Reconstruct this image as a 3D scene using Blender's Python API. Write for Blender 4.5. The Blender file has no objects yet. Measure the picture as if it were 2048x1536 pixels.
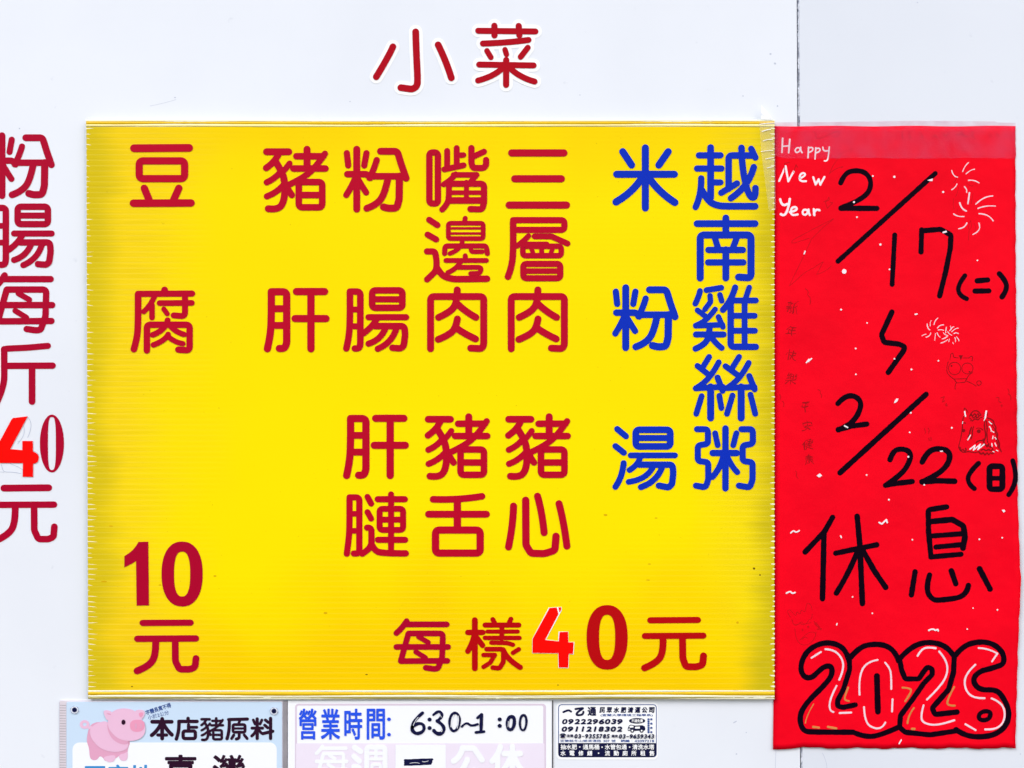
import bpy, math, random
import numpy as np
from mathutils import Vector

random.seed(7)
sc = bpy.context.scene
# ------------------------------------------------------------------ camera, sky, sun, exposure
S = 0.0006            # metres per photo pixel on the wall plane
D = 1.75              # camera distance from the wall
cam = bpy.data.cameras.new('camera')
camo = bpy.data.objects.new('camera', cam)
sc.collection.objects.link(camo)
camo.location = (0, -D, 0)
camo.rotation_euler = (math.radians(90), 0, 0)
cam.sensor_width = 36
cam.lens = D * 36 / (2048 * S)
cam.clip_start = 0.05
cam.clip_end = 100
sc.camera = camo

SUN_EL, SUN_AZ = 40, -38      # degrees above the horizon, degrees from the wall normal (negative: from the left)
w = bpy.data.worlds.new('World')
sc.world = w
w.use_nodes = True
nt = w.node_tree
bg = nt.nodes['Background']
sky = nt.nodes.new('ShaderNodeTexSky')
sky.sky_type = 'NISHITA'
sky.sun_disc = False
sky.sun_elevation = math.radians(SUN_EL)
sky.sun_rotation = math.radians(180 + SUN_AZ)
sky.air_density = 1.0
sky.dust_density = 1.6
sky.ozone_density = 0.6
nt.links.new(sky.outputs[0], bg.inputs[0])
bg.inputs[1].default_value = 0.15

sun = bpy.data.lights.new('sun', 'SUN')
sun.energy = 1.5
sun.angle = math.radians(32)
sun.color = (1.0, 0.975, 0.94)
suno = bpy.data.objects.new('sun', sun)
sc.collection.objects.link(suno)
el, az = math.radians(SUN_EL), math.radians(SUN_AZ)
tosun = Vector((math.sin(az) * math.cos(el), -math.cos(az) * math.cos(el), math.sin(el)))
suno.rotation_euler = tosun.to_track_quat('Z', 'Y').to_euler()
suno.location = (-0.5, -2, 2)

vs = sc.view_settings
vs.view_transform = 'Standard'
vs.look = 'None'
vs.exposure = 0.57
vs.gamma = 1
vs.use_curve_mapping = False

# ------------------------------------------------------------------ helpers
def lin(c):
    c = c / 255.0
    return c / 12.92 if c <= 0.04045 else ((c + 0.055) / 1.055) ** 2.4

def rgb(r, g, b, k=0.86):
    return (min(lin(r) * k, .92), min(lin(g) * k, .92), min(lin(b) * k, .92), 1)

def mat(name, color, rough=0.45, spec=0.3, var=0.05, vscale=25.0, bump=0.0, bscale=200.0, coat=0.0):
    m = bpy.data.materials.new(name)
    m.use_nodes = True
    n, l = m.node_tree.nodes, m.node_tree.links
    p = n['Principled BSDF']
    p.inputs['Roughness'].default_value = rough
    p.inputs['Specular IOR Level'].default_value = spec
    p.inputs['Coat Weight'].default_value = coat
    tc = n.new('ShaderNodeTexCoord')
    no = n.new('ShaderNodeTexNoise')
    no.inputs['Scale'].default_value = vscale
    no.inputs['Detail'].default_value = 5
    l.new(tc.outputs['Object'], no.inputs['Vector'])
    mx = n.new('ShaderNodeMix')
    mx.data_type = 'RGBA'
    mx.inputs['A'].default_value = [c * (1 - var) for c in color[:3]] + [1]
    mx.inputs['B'].default_value = [min(c * (1 + var), .95) for c in color[:3]] + [1]
    l.new(no.outputs[0], mx.inputs['Factor'])
    l.new(mx.outputs['Result'], p.inputs['Base Color'])
    if bump:
        nb = n.new('ShaderNodeTexNoise')
        nb.inputs['Scale'].default_value = bscale
        nb.inputs['Detail'].default_value = 3
        l.new(tc.outputs['Object'], nb.inputs['Vector'])
        b = n.new('ShaderNodeBump')
        b.inputs['Strength'].default_value = bump
        b.inputs['Distance'].default_value = 0.001
        l.new(nb.outputs[0], b.inputs['Height'])
        l.new(b.outputs[0], p.inputs['Normal'])
    return m

def P(px, py, h):
    """a point seen at photo pixel px, py that stands h metres proud of the wall"""
    k = S * (D - h) / D
    return ((px - 1024) * k, -h, (768 - py) * k)

def link(o, parent=None):
    sc.collection.objects.link(o)
    if parent is not None:
        o.parent = parent
    return o

def tag(o, label=None, cat=None, group=None, kind=None):
    if label: o['label'] = label
    if cat: o['category'] = cat
    if group: o['group'] = group
    if kind: o['kind'] = kind
    return o

def empty(name, parent=None, label=None, cat=None, group=None, kind=None):
    o = link(bpy.data.objects.new(name, None), parent)
    o.empty_display_size = 0.02
    return tag(o, label, cat, group, kind)

def smooth(pts, r, closed=False):
    """round every interior corner of a polyline (r: cut length, None: half of the segment)"""
    pts = [np.array(p, float) for p in pts]
    n = len(pts)
    if n == 2 and not closed:
        return pts
    out = []
    rng = range(n) if closed else range(1, n - 1)
    if not closed:
        out.append(pts[0])
    for i in rng:
        a, b, c = pts[i - 1], pts[i], pts[(i + 1) % n]
        la, lc = np.linalg.norm(a - b), np.linalg.norm(c - b)
        ea = 0.5 if (closed or i > 1) else 0.98
        ec = 0.5 if (closed or i < n - 2) else 0.98
        cs = float((b - a).dot(c - b) / max(la * lc, 1e-9))
        rr_ = None if r is None else r * max(.5, min(1.6, math.tan(math.acos(max(-1, min(1, cs))) / 2)))
        da = la * ea if r is None else min(rr_, la * ea)
        dc = lc * ec if r is None else min(rr_, lc * ec)
        if r is None:
            da = la * 0.5 if (closed or i > 1) else la * .9
            dc = lc * 0.5 if (closed or i < n - 2) else lc * .9
        p0, p2 = b + (a - b) * da / max(la, 1e-6), b + (c - b) * dc / max(lc, 1e-6)
        for t in np.linspace(0, 1, 8):
            out.append((1 - t) ** 2 * p0 + 2 * t * (1 - t) * b + t * t * p2)
    if not closed:
        out.append(pts[-1])
    res = [out[0]]
    for p in out[1:]:
        if np.linalg.norm(p - res[-1]) > 0.15:
            res.append(p)
    if closed and np.linalg.norm(res[0] - res[-1]) < 0.15:
        res.pop()
    return res

def dense(pts, step=3.0):
    out = [pts[0]]
    for a, b in zip(pts, pts[1:]):
        n = max(1, int(np.linalg.norm(b - a) / step))
        for i in range(1, n + 1):
            out.append(a + (b - a) * i / n)
    return out

class Sheet:
    """collects flat cut-outs (strokes, polygons) that lie on a surface whose height is given by hf(px, py)"""
    def __init__(self, hf, thick=0.00035, jitter=0.0, step=6e-6):
        self.hf = hf if callable(hf) else (lambda x, y, v=hf: v)
        self.t, self.j, self.step = thick, jitter, step
        self.v, self.f, self.k = [], [], 0

    def _top(self, p, lift):
        return P(p[0], p[1], self.hf(p[0], p[1]) + self.t + lift)

    def _ring(self, ring, lift):
        """side wall down to the surface"""
        n0 = len(self.v)
        n = len(ring)
        for p in ring:
            self.v.append(self._top(p, lift))
        for p in ring:
            self.v.append(P(p[0], p[1], self.hf(p[0], p[1]) + 0.00002))
        for i in range(n):
            j = (i + 1) % n
            self.f.append((n0 + i, n0 + j, n0 + n + j, n0 + n + i))
        return n0

    def poly(self, pts, holes=()):
        self.k += 1
        lift = self.k * self.step
        pts = [tuple(p) for p in pts]
        a = sum(pts[i - 1][0] * pts[i][1] - pts[i][0] * pts[i - 1][1] for i in range(len(pts)))
        if a > 0:
            pts = pts[::-1]
        n0 = self._ring(pts, lift)
        self.f.append(tuple(range(n0, n0 + len(pts))))

    def ring2(self, outer, inner):
        """annulus between two loops with the same number of points"""
        self.k += 1
        lift = self.k * self.step
        n = len(outer)
        a = self._ring(outer, lift)
        b = self._ring(inner[::-1], lift)
        for i in range(n):
            j = (i + 1) % n
            self.f.append((a + i, a + j, b + (n - 1 - j), b + (n - 1 - i)))

    def stroke(self, pts, wd, closed=False, taper=None):
        self.k += 1
        lift = self.k * self.step
        pts = [np.array(p, float) for p in pts]
        if self.j:
            pts = dense(pts + [pts[0]] if closed else pts, 4.0)
            if closed: pts = pts[:-1]
        n = len(pts)
        ph = random.uniform(0, 6.28)
        if not closed and n > 2:
            # where the bend is tighter than half the width, start a new round-ended piece
            dd = [pts[i + 1] - pts[i] for i in range(n - 1)]
            for i in range(1, n - 1):
                la, lb = np.linalg.norm(dd[i - 1]), np.linalg.norm(dd[i])
                if la < 1e-6 or lb < 1e-6: continue
                cs = max(-1, min(1, float(dd[i - 1].dot(dd[i]) / la / lb)))
                if math.tan(math.acos(cs) / 2) * wd / 2 > 0.52 * min(la, lb) + 0.02:
                    self.k -= 1
                    self.stroke(pts[:i + 1], wd, False, taper)
                    self.stroke(pts[i:], wd, False, taper)
                    return
        L, R = [], []
        s = 0
        for i in range(n):
            if closed:
                d = pts[(i + 1) % n] - pts[i - 1]
            else:
                d = pts[min(i + 1, n - 1)] - pts[max(i - 1, 0)]
            if i: s += np.linalg.norm(pts[i] - pts[i - 1])
            d = d / max(np.linalg.norm(d), 1e-6)
            nn = np.array((d[1], -d[0]))
            hw = wd / 2
            if self.j:
                hw *= 1 + self.j * (math.sin(s * .11 + ph) * .6 + math.sin(s * .37 + ph * 2) * .5 + random.uniform(-.35, .35))
            if taper:
                hw *= taper[0] + (taper[1] - taper[0]) * i / max(n - 1, 1)
            L.append(pts[i] + nn * hw)
            R.append(pts[i] - nn * hw)
        if closed:
            self.k -= 1
            self.ring2([tuple(p) for p in L], [tuple(p) for p in R])
            return
        def cap(c, a, sgn):
            r = a - c
            out = []
            for t in np.linspace(0, math.pi, 9)[1:-1]:
                ct, st = math.cos(t), math.sin(t) * sgn
                out.append(c + np.array((r[0] * ct - r[1] * st, r[0] * st + r[1] * ct)))
            return out
        end = cap(pts[-1], L[-1], 1)
        beg = cap(pts[0], R[0], 1)
        ring = L + end + R[::-1] + beg
        n0 = self._ring(ring, lift)
        ne = len(end)
        Li = lambda i: n0 + i
        Ri = lambda i: n0 + n + ne + (n - 1 - i)
        for i in range(n - 1):
            self.f.append((Li(i), Li(i + 1), Ri(i + 1), Ri(i)))
        self.f.append(tuple([Li(n - 1)] + [n0 + n + q for q in range(ne)] + [Ri(n - 1)]))
        m0 = n0 + 2 * n + ne
        self.f.append(tuple([Ri(0)] + [m0 + q for q in range(len(beg))] + [Li(0)]))

    def dot(self, x, y, r, ry=None, rot=0, n=22):
        ry = ry or r
        c, s_ = math.cos(rot), math.sin(rot)
        self.poly([(x + r * math.cos(a) * c - ry * math.sin(a) * s_, y + r * math.cos(a) * s_ + ry * math.sin(a) * c)
                   for a in np.linspace(0, 2 * math.pi, n, endpoint=False)])

    def glyph(self, data, extra=0.0, fillet=0.62, dx=0, dy=0, sc_=1.0, about=None, wmul=1.0):
        for (m, wd, pts) in data:
            q = [((x - about[0]) * sc_ + about[0] + dx, (y - about[1]) * sc_ + about[1] + dy) if about else (x + dx, y + dy) for x, y in pts]
            wd2 = wd * sc_ * wmul
            if m == 'p':
                self.poly(q)
            elif m == 'd':
                self.dot(q[0][0], q[0][1], wd2 / 2 + extra)
            elif m == 's':
                self.stroke(smooth(q, None), wd2 + extra)
            elif m == 'c':
                self.stroke(smooth(q, wd2 * fillet, True), wd2 + extra, True)
            elif m == 'o':
                self.stroke(smooth(q, None, True), wd2 + extra, True)
            else:
                # break the stroke at hairpin corners
                run = [q[0]]
                for i in range(1, len(q)):
                    run.append(q[i])
                    if i < len(q) - 1:
                        a = np.array(q[i]) - np.array(q[i - 1]); b = np.array(q[i + 1]) - np.array(q[i])
                        if a.dot(b) < -0.35 * np.linalg.norm(a) * np.linalg.norm(b):
                            self.stroke(smooth(run, wd2 * fillet), wd2 + extra)
                            run = [q[i]]
                self.stroke(smooth(run, wd2 * fillet), wd2 + extra)
        return self

    def build(self, name, material, parent=None):
        me = bpy.data.meshes.new(name)
        me.from_pydata(self.v, [], self.f)
        me.materials.append(material)
        me.update()
        return link(bpy.data.objects.new(name, me), parent)

REG = {   # zoomed reference regions: origin and pixels per zoomed unit
    'A': (480, 260, 700 / 2048), 'D': (640, 800, 540 / 2048), 'C': (1180, 230, 400 / 1575), 'E': (1180, 540, 400 / 1336),
    'B': (0, 230, 560 / 2048), 'F': (0, 520, 440 / 2048), 'H': (0, 800, 300 / 1486), 'I': (160, 1050, 400 / 1661),
    'G': (760, 1180, 700 / 2048), 'T': (720, 20, 400 / 2048),
    'P1': (1540, 220, 508 / 1951), 'P3': (1540, 600, 508 / 1858), 'P4': (1540, 980, 508 / 2048), 'P5': (1540, 1240, 508 / 2048),
    'O': (100, 1380, 480 / 2048), 'Q': (560, 1380, 560 / 2048), 'R': (1100, 1390, 230 / 2048)}

def tr(reg, x, y):
    ox, oy, k = REG[reg]
    return (ox + x * k, oy + y * k)

def G(reg, text):
    """'l40 x,y x,y; s36 ...' -> strokes in photo pixels"""
    ox, oy, k = REG[reg]
    out = []
    for st in text.replace('\n', ' ').split(';'):
        t = st.split()
        if not t: continue
        m, wd = t[0][0], float(t[0][1:] or 0) * k
        pts = [tuple(float(q) for q in p.split(',')) for p in t[1:]]
        out.append((m, wd, [(ox + x * k, oy + y * k) for x, y in pts]))
    return out

def ell(cx, cy, rx, ry, n=40, e=1.0, rot=0):
    """loop on a (super)ellipse, clockwise in the photo"""
    out = []
    for a in np.linspace(0, 2 * math.pi, n, endpoint=False):
        c, s = math.cos(a), math.sin(a)
        x, y = math.copysign(abs(c) ** e, c) * rx, math.copysign(abs(s) ** e, s) * ry
        out.append((cx + x * math.cos(rot) - y * math.sin(rot), cy + x * math.sin(rot) + y * math.cos(rot)))
    return out[::-1]

def rrect(x0, y0, x1, y1, r, n=6):
    out = []
    for cx, cy, a0 in ((x1 - r, y0 + r, -90), (x1 - r, y1 - r, 0), (x0 + r, y1 - r, 90), (x0 + r, y0 + r, 180)):
        for i in range(n + 1):
            a = math.radians(a0 + 90 * i / n)
            out.append((cx + r * math.cos(a), cy + r * math.sin(a)))
    return out[::-1]

_type_cache = {}
def text_into(sheet, body, box, bold=0.0, shear=0.0, rot=0.0):
    """set a line of type and fit it to box = (x0, y0, x1, y1) in photo pixels; bold: extra stroke weight in pixels"""
    key = (body, shear)
    if key not in _type_cache:
        cu = bpy.data.curves.new('type', 'FONT')
        cu.body = body
        cu.size = 1
        cu.shear = shear
        cu.resolution_u = 3
        o = bpy.data.objects.new('type', cu)
        sc.collection.objects.link(o)
        dg = bpy.context.evaluated_depsgraph_get()
        dg.update()
        me = bpy.data.meshes.new_from_object(o.evaluated_get(dg))
        bpy.data.objects.remove(o)
        _type_cache[key] = ([(v.co.x, v.co.y) for v in me.vertices], [tuple(p.vertices) for p in me.polygons])
        bpy.data.meshes.remove(me)
    vs_, fs_ = _type_cache[key]
    if not vs_:
        return
    xs = [v[0] for v in vs_]; ys = [v[1] for v in vs_]
    x0, x1, y0, y1 = min(xs), max(xs), min(ys), max(ys)
    h = bold / 2
    bx0, by0, bx1, by1 = box[0] + h, box[1] + h, box[2] - h, box[3] - h
    cx, cy = (bx0 + bx1) / 2, (by0 + by1) / 2
    cr, sr = math.cos(rot), math.sin(rot)
    shifts = [(0, 0)] if not bold else [(h * math.cos(a), h * math.sin(a)) for a in np.linspace(.3, .3 + 2 * math.pi, 8, endpoint=False)]
    for ox, oy in shifts:
        sheet.k += 1
        n0 = len(sheet.v)
        for vx, vy in vs_:
            x = (vx - x0) / (x1 - x0) * (bx1 - bx0) + bx0 - cx + ox
            y = by1 - (vy - y0) / max(y1 - y0, 1e-6) * (by1 - by0) - cy + oy
            sheet.v.append(sheet._top((cx + x * cr - y * sr, cy + x * sr + y * cr), sheet.k * min(sheet.step, 4e-6)))
        for p in fs_:
            sheet.f.append(tuple(n0 + q for q in p))

def box_mesh(name, x0, y0, x1, y1, h0, h1, material, parent=None, r=0.0):
    """slab on the wall between heights h0 and h1; r: rounded corners in pixels"""
    ring = rrect(x0, y0, x1, y1, r) if r else [(x0, y0), (x0, y1), (x1, y1), (x1, y0)]
    n = len(ring)
    b = min(0.0004, (h1 - h0) * .3)
    bp = b / S
    cx, cy = (x0 + x1) / 2, (y0 + y1) / 2
    ins = [(x + (bp if x < cx else -bp), y + (bp if y < cy else -bp)) for x, y in ring]
    v = [P(x, y, h1) for x, y in ins] + [P(x, y, h1 - b) for x, y in ring] + [P(x, y, h0) for x, y in ring]
    f = [tuple(range(n))]
    for q in (0, 1):
        for i in range(n):
            j = (i + 1) % n
            f.append((q * n + i, (q + 1) * n + i, (q + 1) * n + j, q * n + j))
    me = bpy.data.meshes.new(name)
    me.from_pydata(v, [], f)
    me.materials.append(material)
    return link(bpy.data.objects.new(name, me), parent)

# ------------------------------------------------------------------ materials
def wall_mat(name='white_wall_panel', tint=rgb(239, 243, 250, .87)):
    m = mat(name, tint, rough=0.33, spec=0.35, var=0.012, vscale=3.0, bump=0.06, bscale=60)
    n, l = m.node_tree.nodes, m.node_tree.links
    p = n['Principled BSDF']
    src = p.inputs['Base Color'].links[0].from_socket
    tc = n.new('ShaderNodeTexCoord')
    # scattered grey scuffs and specks
    mp = n.new('ShaderNodeMapping'); mp.inputs['Scale'].default_value = (1, 1, 1)
    l.new(tc.outputs['Object'], mp.inputs['Vector'])
    v1 = n.new('ShaderNodeTexNoise'); v1.inputs['Scale'].default_value = 70; v1.inputs['Detail'].default_value = 3
    l.new(mp.outputs[0], v1.inputs['Vector'])
    r1 = n.new('ShaderNodeValToRGB')
    r1.color_ramp.elements[0].position = 0.70; r1.color_ramp.elements[0].color = (0, 0, 0, 1)
    r1.color_ramp.elements[1].position = 0.80; r1.color_ramp.elements[1].color = (1, 1, 1, 1)
    l.new(v1.outputs[0], r1.inputs[0])
    v2 = n.new('ShaderNodeTexNoise'); v2.inputs['Scale'].default_value = 2.2; v2.inputs['Detail'].default_value = 6
    l.new(tc.outputs['Object'], v2.inputs['Vector'])
    r2 = n.new('ShaderNodeValToRGB')
    r2.color_ramp.elements[0].position = 0.42; r2.color_ramp.elements[0].color = (0, 0, 0, 1)
    r2.color_ramp.elements[1].position = 0.75; r2.color_ramp.elements[1].color = (.26, .26, .26, 1)
    l.new(v2.outputs[0], r2.inputs[0])
    mu = n.new('ShaderNodeMath'); mu.operation = 'MULTIPLY_ADD'; mu.inputs[1].default_value = .30
    l.new(r1.outputs[0], mu.inputs[0]); l.new(r2.outputs[0], mu.inputs[2])
    mx = n.new('ShaderNodeMix'); mx.data_type = 'RGBA'
    l.new(mu.outputs[0], mx.inputs['Factor'])
    l.new(src, mx.inputs['A'])
    mx.inputs['B'].default_value = rgb(196, 202, 216)
    l.new(mx.outputs['Result'], p.inputs['Base Color'])
    return m

def board_mat():
    """printed yellow fluted sheet: grime has crept into the flutes from their open ends"""
    m = bpy.data.materials.new('yellow_fluted_plastic')
    m.use_nodes = True
    n, l = m.node_tree.nodes, m.node_tree.links
    p = n['Principled BSDF']
    p.inputs['Roughness'].default_value = 0.42
    p.inputs['Specular IOR Level'].default_value = 0.04
    tc = n.new('ShaderNodeTexCoord')
    sep = n.new('ShaderNodeSeparateXYZ')
    l.new(tc.outputs['Object'], sep.inputs[0])
    def math_(op, a, b=None, c=None, clamp=False):
        q = n.new('ShaderNodeMath'); q.operation = op; q.use_clamp = clamp
        for i, s in enumerate((a, b, c)):
            if s is None: continue
            if isinstance(s, (int, float)): q.inputs[i].default_value = s
            else: l.new(s, q.inputs[i])
        return q.outputs[0]
    def noise(scale, sx, sy, sz, det=4):
        mp = n.new('ShaderNodeMapping'); mp.inputs['Scale'].default_value = (sx, sy, sz)
        l.new(tc.outputs['Object'], mp.inputs['Vector'])
        q = n.new('ShaderNodeTexNoise'); q.inputs['Scale'].default_value = scale; q.inputs['Detail'].default_value = det
        l.new(mp.outputs[0], q.inputs['Vector'])
        return q.outputs[0]
    def ramp(s, stops):
        q = n.new('ShaderNodeValToRGB')
        cr = q.color_ramp
        while len(cr.elements) < len(stops): cr.elements.new(0.5)
        for e, (pos, c) in zip(cr.elements, stops):
            e.position = pos; e.color = c if len(c) == 4 else (*c, 1)
        l.new(s, q.inputs[0])
        return q.outputs[0]
    xl, xr = P(172, 0, .005)[0], P(1549, 0, .005)[0]
    zt, zb = P(0, 240, .005)[2], P(0, 1398, .005)[2]
    X, Z = sep.outputs[0], sep.outputs[2]
    streak = noise(10, .8, 1, 26, 4)            # streaks along the flutes
    blot = noise(4, 1, 1, 1.0, 3)
    side = noise(7, .5, 1, 2.2, 4)              # how far the grime reached, changing slowly down the sides
    dl = math_('SUBTRACT', X, xl); dr = math_('SUBTRACT', xr, X)
    dt = math_('SUBTRACT', zt, Z); db = math_('SUBTRACT', Z, zb)
    def reach(d, far, soft):
        q = n.new('ShaderNodeMapRange'); q.interpolation_type = 'SMOOTHSTEP'
        l.new(math_('SUBTRACT', d, far), q.inputs['Value'])
        q.inputs['From Min'].default_value = -soft; q.inputs['From Max'].default_value = soft
        q.inputs['To Min'].default_value = 1; q.inputs['To Max'].default_value = 0
        return q.outputs[0]
    al = reach(dl, math_('MULTIPLY_ADD', blot, .26, -.02), .085)
    ar = reach(dr, math_('MULTIPLY_ADD', blot, .16, -.035), .050)
    ab = reach(db, math_('MULTIPLY_ADD', blot, .30, -.04), .090)
    at_ = reach(dt, math_('MULTIPLY_ADD', blot, .30, -.11), .070)
    base = ramp(noise(2.2, 1, 1, 1.2, 3), [(0.25, rgb(255, 224, 0, .87)), (0.62, rgb(255, 231, 0, .88))])
    def mix(f, a, b):
        q = n.new('ShaderNodeMix'); q.data_type = 'RGBA'
        l.new(f, q.inputs['Factor'])
        if isinstance(a, tuple): q.inputs['A'].default_value = a
        else: l.new(a, q.inputs['A'])
        if isinstance(b, tuple): q.inputs['B'].default_value = b
        else: l.new(b, q.inputs['B'])
        return q.outputs['Result']
    c = mix(math_('MULTIPLY', ab, .80), base, rgb(255, 204, 0, .85))
    c = mix(math_('MULTIPLY', at_, .60), c, rgb(252, 205, 6, .85))
    c = mix(math_('MULTIPLY', al, .72), c, rgb(250, 212, 30, .86))
    c = mix(math_('MULTIPLY', ar, .55), c, rgb(240, 212, 34, .83))
    fr1 = math_('ADD', math_('MULTIPLY_ADD', side, .070, -.022), math_('MULTIPLY', streak, .026))
    el_ = reach(dl, fr1, .021)
    fr2 = math_('ADD', math_('ADD', math_('MULTIPLY_ADD', side, .060, -.026), math_('MULTIPLY', streak, .024)), math_('MULTIPLY', ab, .020))
    er_ = reach(dr, fr2, .020)
    c = mix(math_('MULTIPLY', el_, .74), c, rgb(212, 190, 26, .84))
    c = mix(math_('MULTIPLY', er_, .78), c, rgb(198, 182, 24, .84))
    # fine stripes: every flute a little different
    rows = math_('FRACT', math_('MULTIPLY', math_('SUBTRACT', zt, Z), 1 / (10.75 * S)))
    web = math_('SUBTRACT', 1.0, math_('MULTIPLY', math_('ABSOLUTE', math_('SUBTRACT', rows, .5)), 7.0), clamp=True)
    near = math_('MAXIMUM', math_('MAXIMUM', al, ar), math_('MULTIPLY', ab, .6), clamp=True)
    st2 = ramp(noise(7, 1.8, 1, 60, 4), [(0.42, (0, 0, 0)), (0.72, (1, 1, 1))])
    c = mix(math_('MULTIPLY', math_('MULTIPLY', near, st2), .20), c, rgb(200, 168, 10, .8))
    c = mix(math_('MULTIPLY', math_('MULTIPLY', near, web), .12), c, rgb(250, 236, 130, .88))
    spk = ramp(noise(210, 1, 1, 1.6, 2), [(0.745, (0, 0, 0)), (0.79, (1, 1, 1))])
    c = mix(math_('MULTIPLY', spk, .30), c, rgb(170, 120, 10, .8))
    l.new(c, p.inputs['Base Color'])
    b = n.new('ShaderNodeBump'); b.inputs['Strength'].default_value = .12; b.inputs['Distance'].default_value = .0006
    l.new(math_('MULTIPLY_ADD', math_('MULTIPLY', web, near), -.22, math_('MULTIPLY', noise(60, .3, 1, 3, 3), .35)), b.inputs['Height'])
    l.new(b.outputs[0], p.inputs['Normal'])
    return m

def paper_mat():
    m = mat('red_paper', rgb(250, 0, 30, .88), rough=0.55, spec=0.05, var=0.06, vscale=5)
    n, l = m.node_tree.nodes, m.node_tree.links
    p = n['Principled BSDF']
    src = p.inputs['Base Color'].links[0].from_socket
    tc = n.new('ShaderNodeTexCoord')
    q = n.new('ShaderNodeTexNoise'); q.inputs['Scale'].default_value = 9; q.inputs['Detail'].default_value = 8; q.inputs['Roughness'].default_value = .65
    l.new(tc.outputs['Object'], q.inputs['Vector'])
    c = n.new('ShaderNodeValToRGB')
    c.color_ramp.elements[0].position = .40; c.color_ramp.elements[0].color = (0, 0, 0, 1)
    c.color_ramp.elements[1].position = .72; c.color_ramp.elements[1].color = (1, 1, 1, 1)
    l.new(q.outputs[0], c.inputs[0])
    mx = n.new('ShaderNodeMix'); mx.data_type = 'RGBA'
    f = n.new('ShaderNodeMath'); f.operation = 'MULTIPLY'; f.inputs[1].default_value = .55
    l.new(c.outputs[0], f.inputs[0]); l.new(f.outputs[0], mx.inputs['Factor'])
    l.new(src, mx.inputs['A']); mx.inputs['B'].default_value = rgb(226, 0, 26, .86)
    l.new(mx.outputs['Result'], p.inputs['Base Color'])
    # fibres and soft handling creases
    w1 = n.new('ShaderNodeTexNoise'); w1.inputs['Scale'].default_value = 14; w1.inputs['Detail'].default_value = 3
    l.new(tc.outputs['Object'], w1.inputs['Vector'])
    w2 = n.new('ShaderNodeTexNoise'); w2.inputs['Scale'].default_value = 500; w2.inputs['Detail'].default_value = 2
    l.new(tc.outputs['Object'], w2.inputs['Vector'])
    ad = n.new('ShaderNodeMath'); ad.operation = 'MULTIPLY_ADD'; ad.inputs[1].default_value = .035
    l.new(w2.outputs[0], ad.inputs[0]); l.new(w1.outputs[0], ad.inputs[2])
    b = n.new('ShaderNodeBump'); b.inputs['Strength'].default_value = .5; b.inputs['Distance'].default_value = .006
    l.new(ad.outputs[0], b.inputs['Height'])
    l.new(b.outputs[0], p.inputs['Normal'])
    return m

def clear_mat(name, tint, amount, rough=0.25):
    """clear film: mostly see-through, a little milky, glossy"""
    m = bpy.data.materials.new(name)
    m.use_nodes = True
    n, l = m.node_tree.nodes, m.node_tree.links
    p = n['Principled BSDF']
    p.inputs['Base Color'].default_value = tint
    p.inputs['Roughness'].default_value = rough
    p.inputs['Specular IOR Level'].default_value = .4
    t = n.new('ShaderNodeBsdfTransparent')
    ms = n.new('ShaderNodeMixShader')
    tc = n.new('ShaderNodeTexCoord')
    no = n.new('ShaderNodeTexNoise'); no.inputs['Scale'].default_value = 45; no.inputs['Detail'].default_value = 6
    l.new(tc.outputs['Object'], no.inputs['Vector'])
    mr = n.new('ShaderNodeMapRange')
    mr.inputs['From Min'].default_value = .3; mr.inputs['From Max'].default_value = .7
    mr.inputs['To Min'].default_value = amount * .45; mr.inputs['To Max'].default_value = amount * 1.55
    l.new(no.outputs[0], mr.inputs['Value'])
    l.new(mr.outputs[0], ms.inputs[0])
    l.new(t.outputs[0], ms.inputs[1]); l.new(p.outputs[0], ms.inputs[2])
    l.new(ms.outputs[0], n['Material Output'].inputs[0])
    return m

def mottled(name, ca, cb, scale, p0, p1):
    m = mat(name, ca, rough=.65, spec=.15, bump=.4, bscale=220)
    n, l = m.node_tree.nodes, m.node_tree.links
    tc = n.new('ShaderNodeTexCoord')
    mp = n.new('ShaderNodeMapping'); mp.inputs['Scale'].default_value = (1, 1, .45)
    l.new(tc.outputs['Object'], mp.inputs['Vector'])
    q = n.new('ShaderNodeTexNoise'); q.inputs['Scale'].default_value = scale; q.inputs['Detail'].default_value = 6; q.inputs['Roughness'].default_value = .7
    l.new(mp.outputs[0], q.inputs['Vector'])
    c = n.new('ShaderNodeValToRGB')
    c.color_ramp.elements[0].position = p0; c.color_ramp.elements[0].color = ca
    c.color_ramp.elements[1].position = p1; c.color_ramp.elements[1].color = cb
    l.new(q.outputs[0], c.inputs[0])
    l.new(c.outputs[0], n['Principled BSDF'].inputs['Base Color'])
    return m

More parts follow.
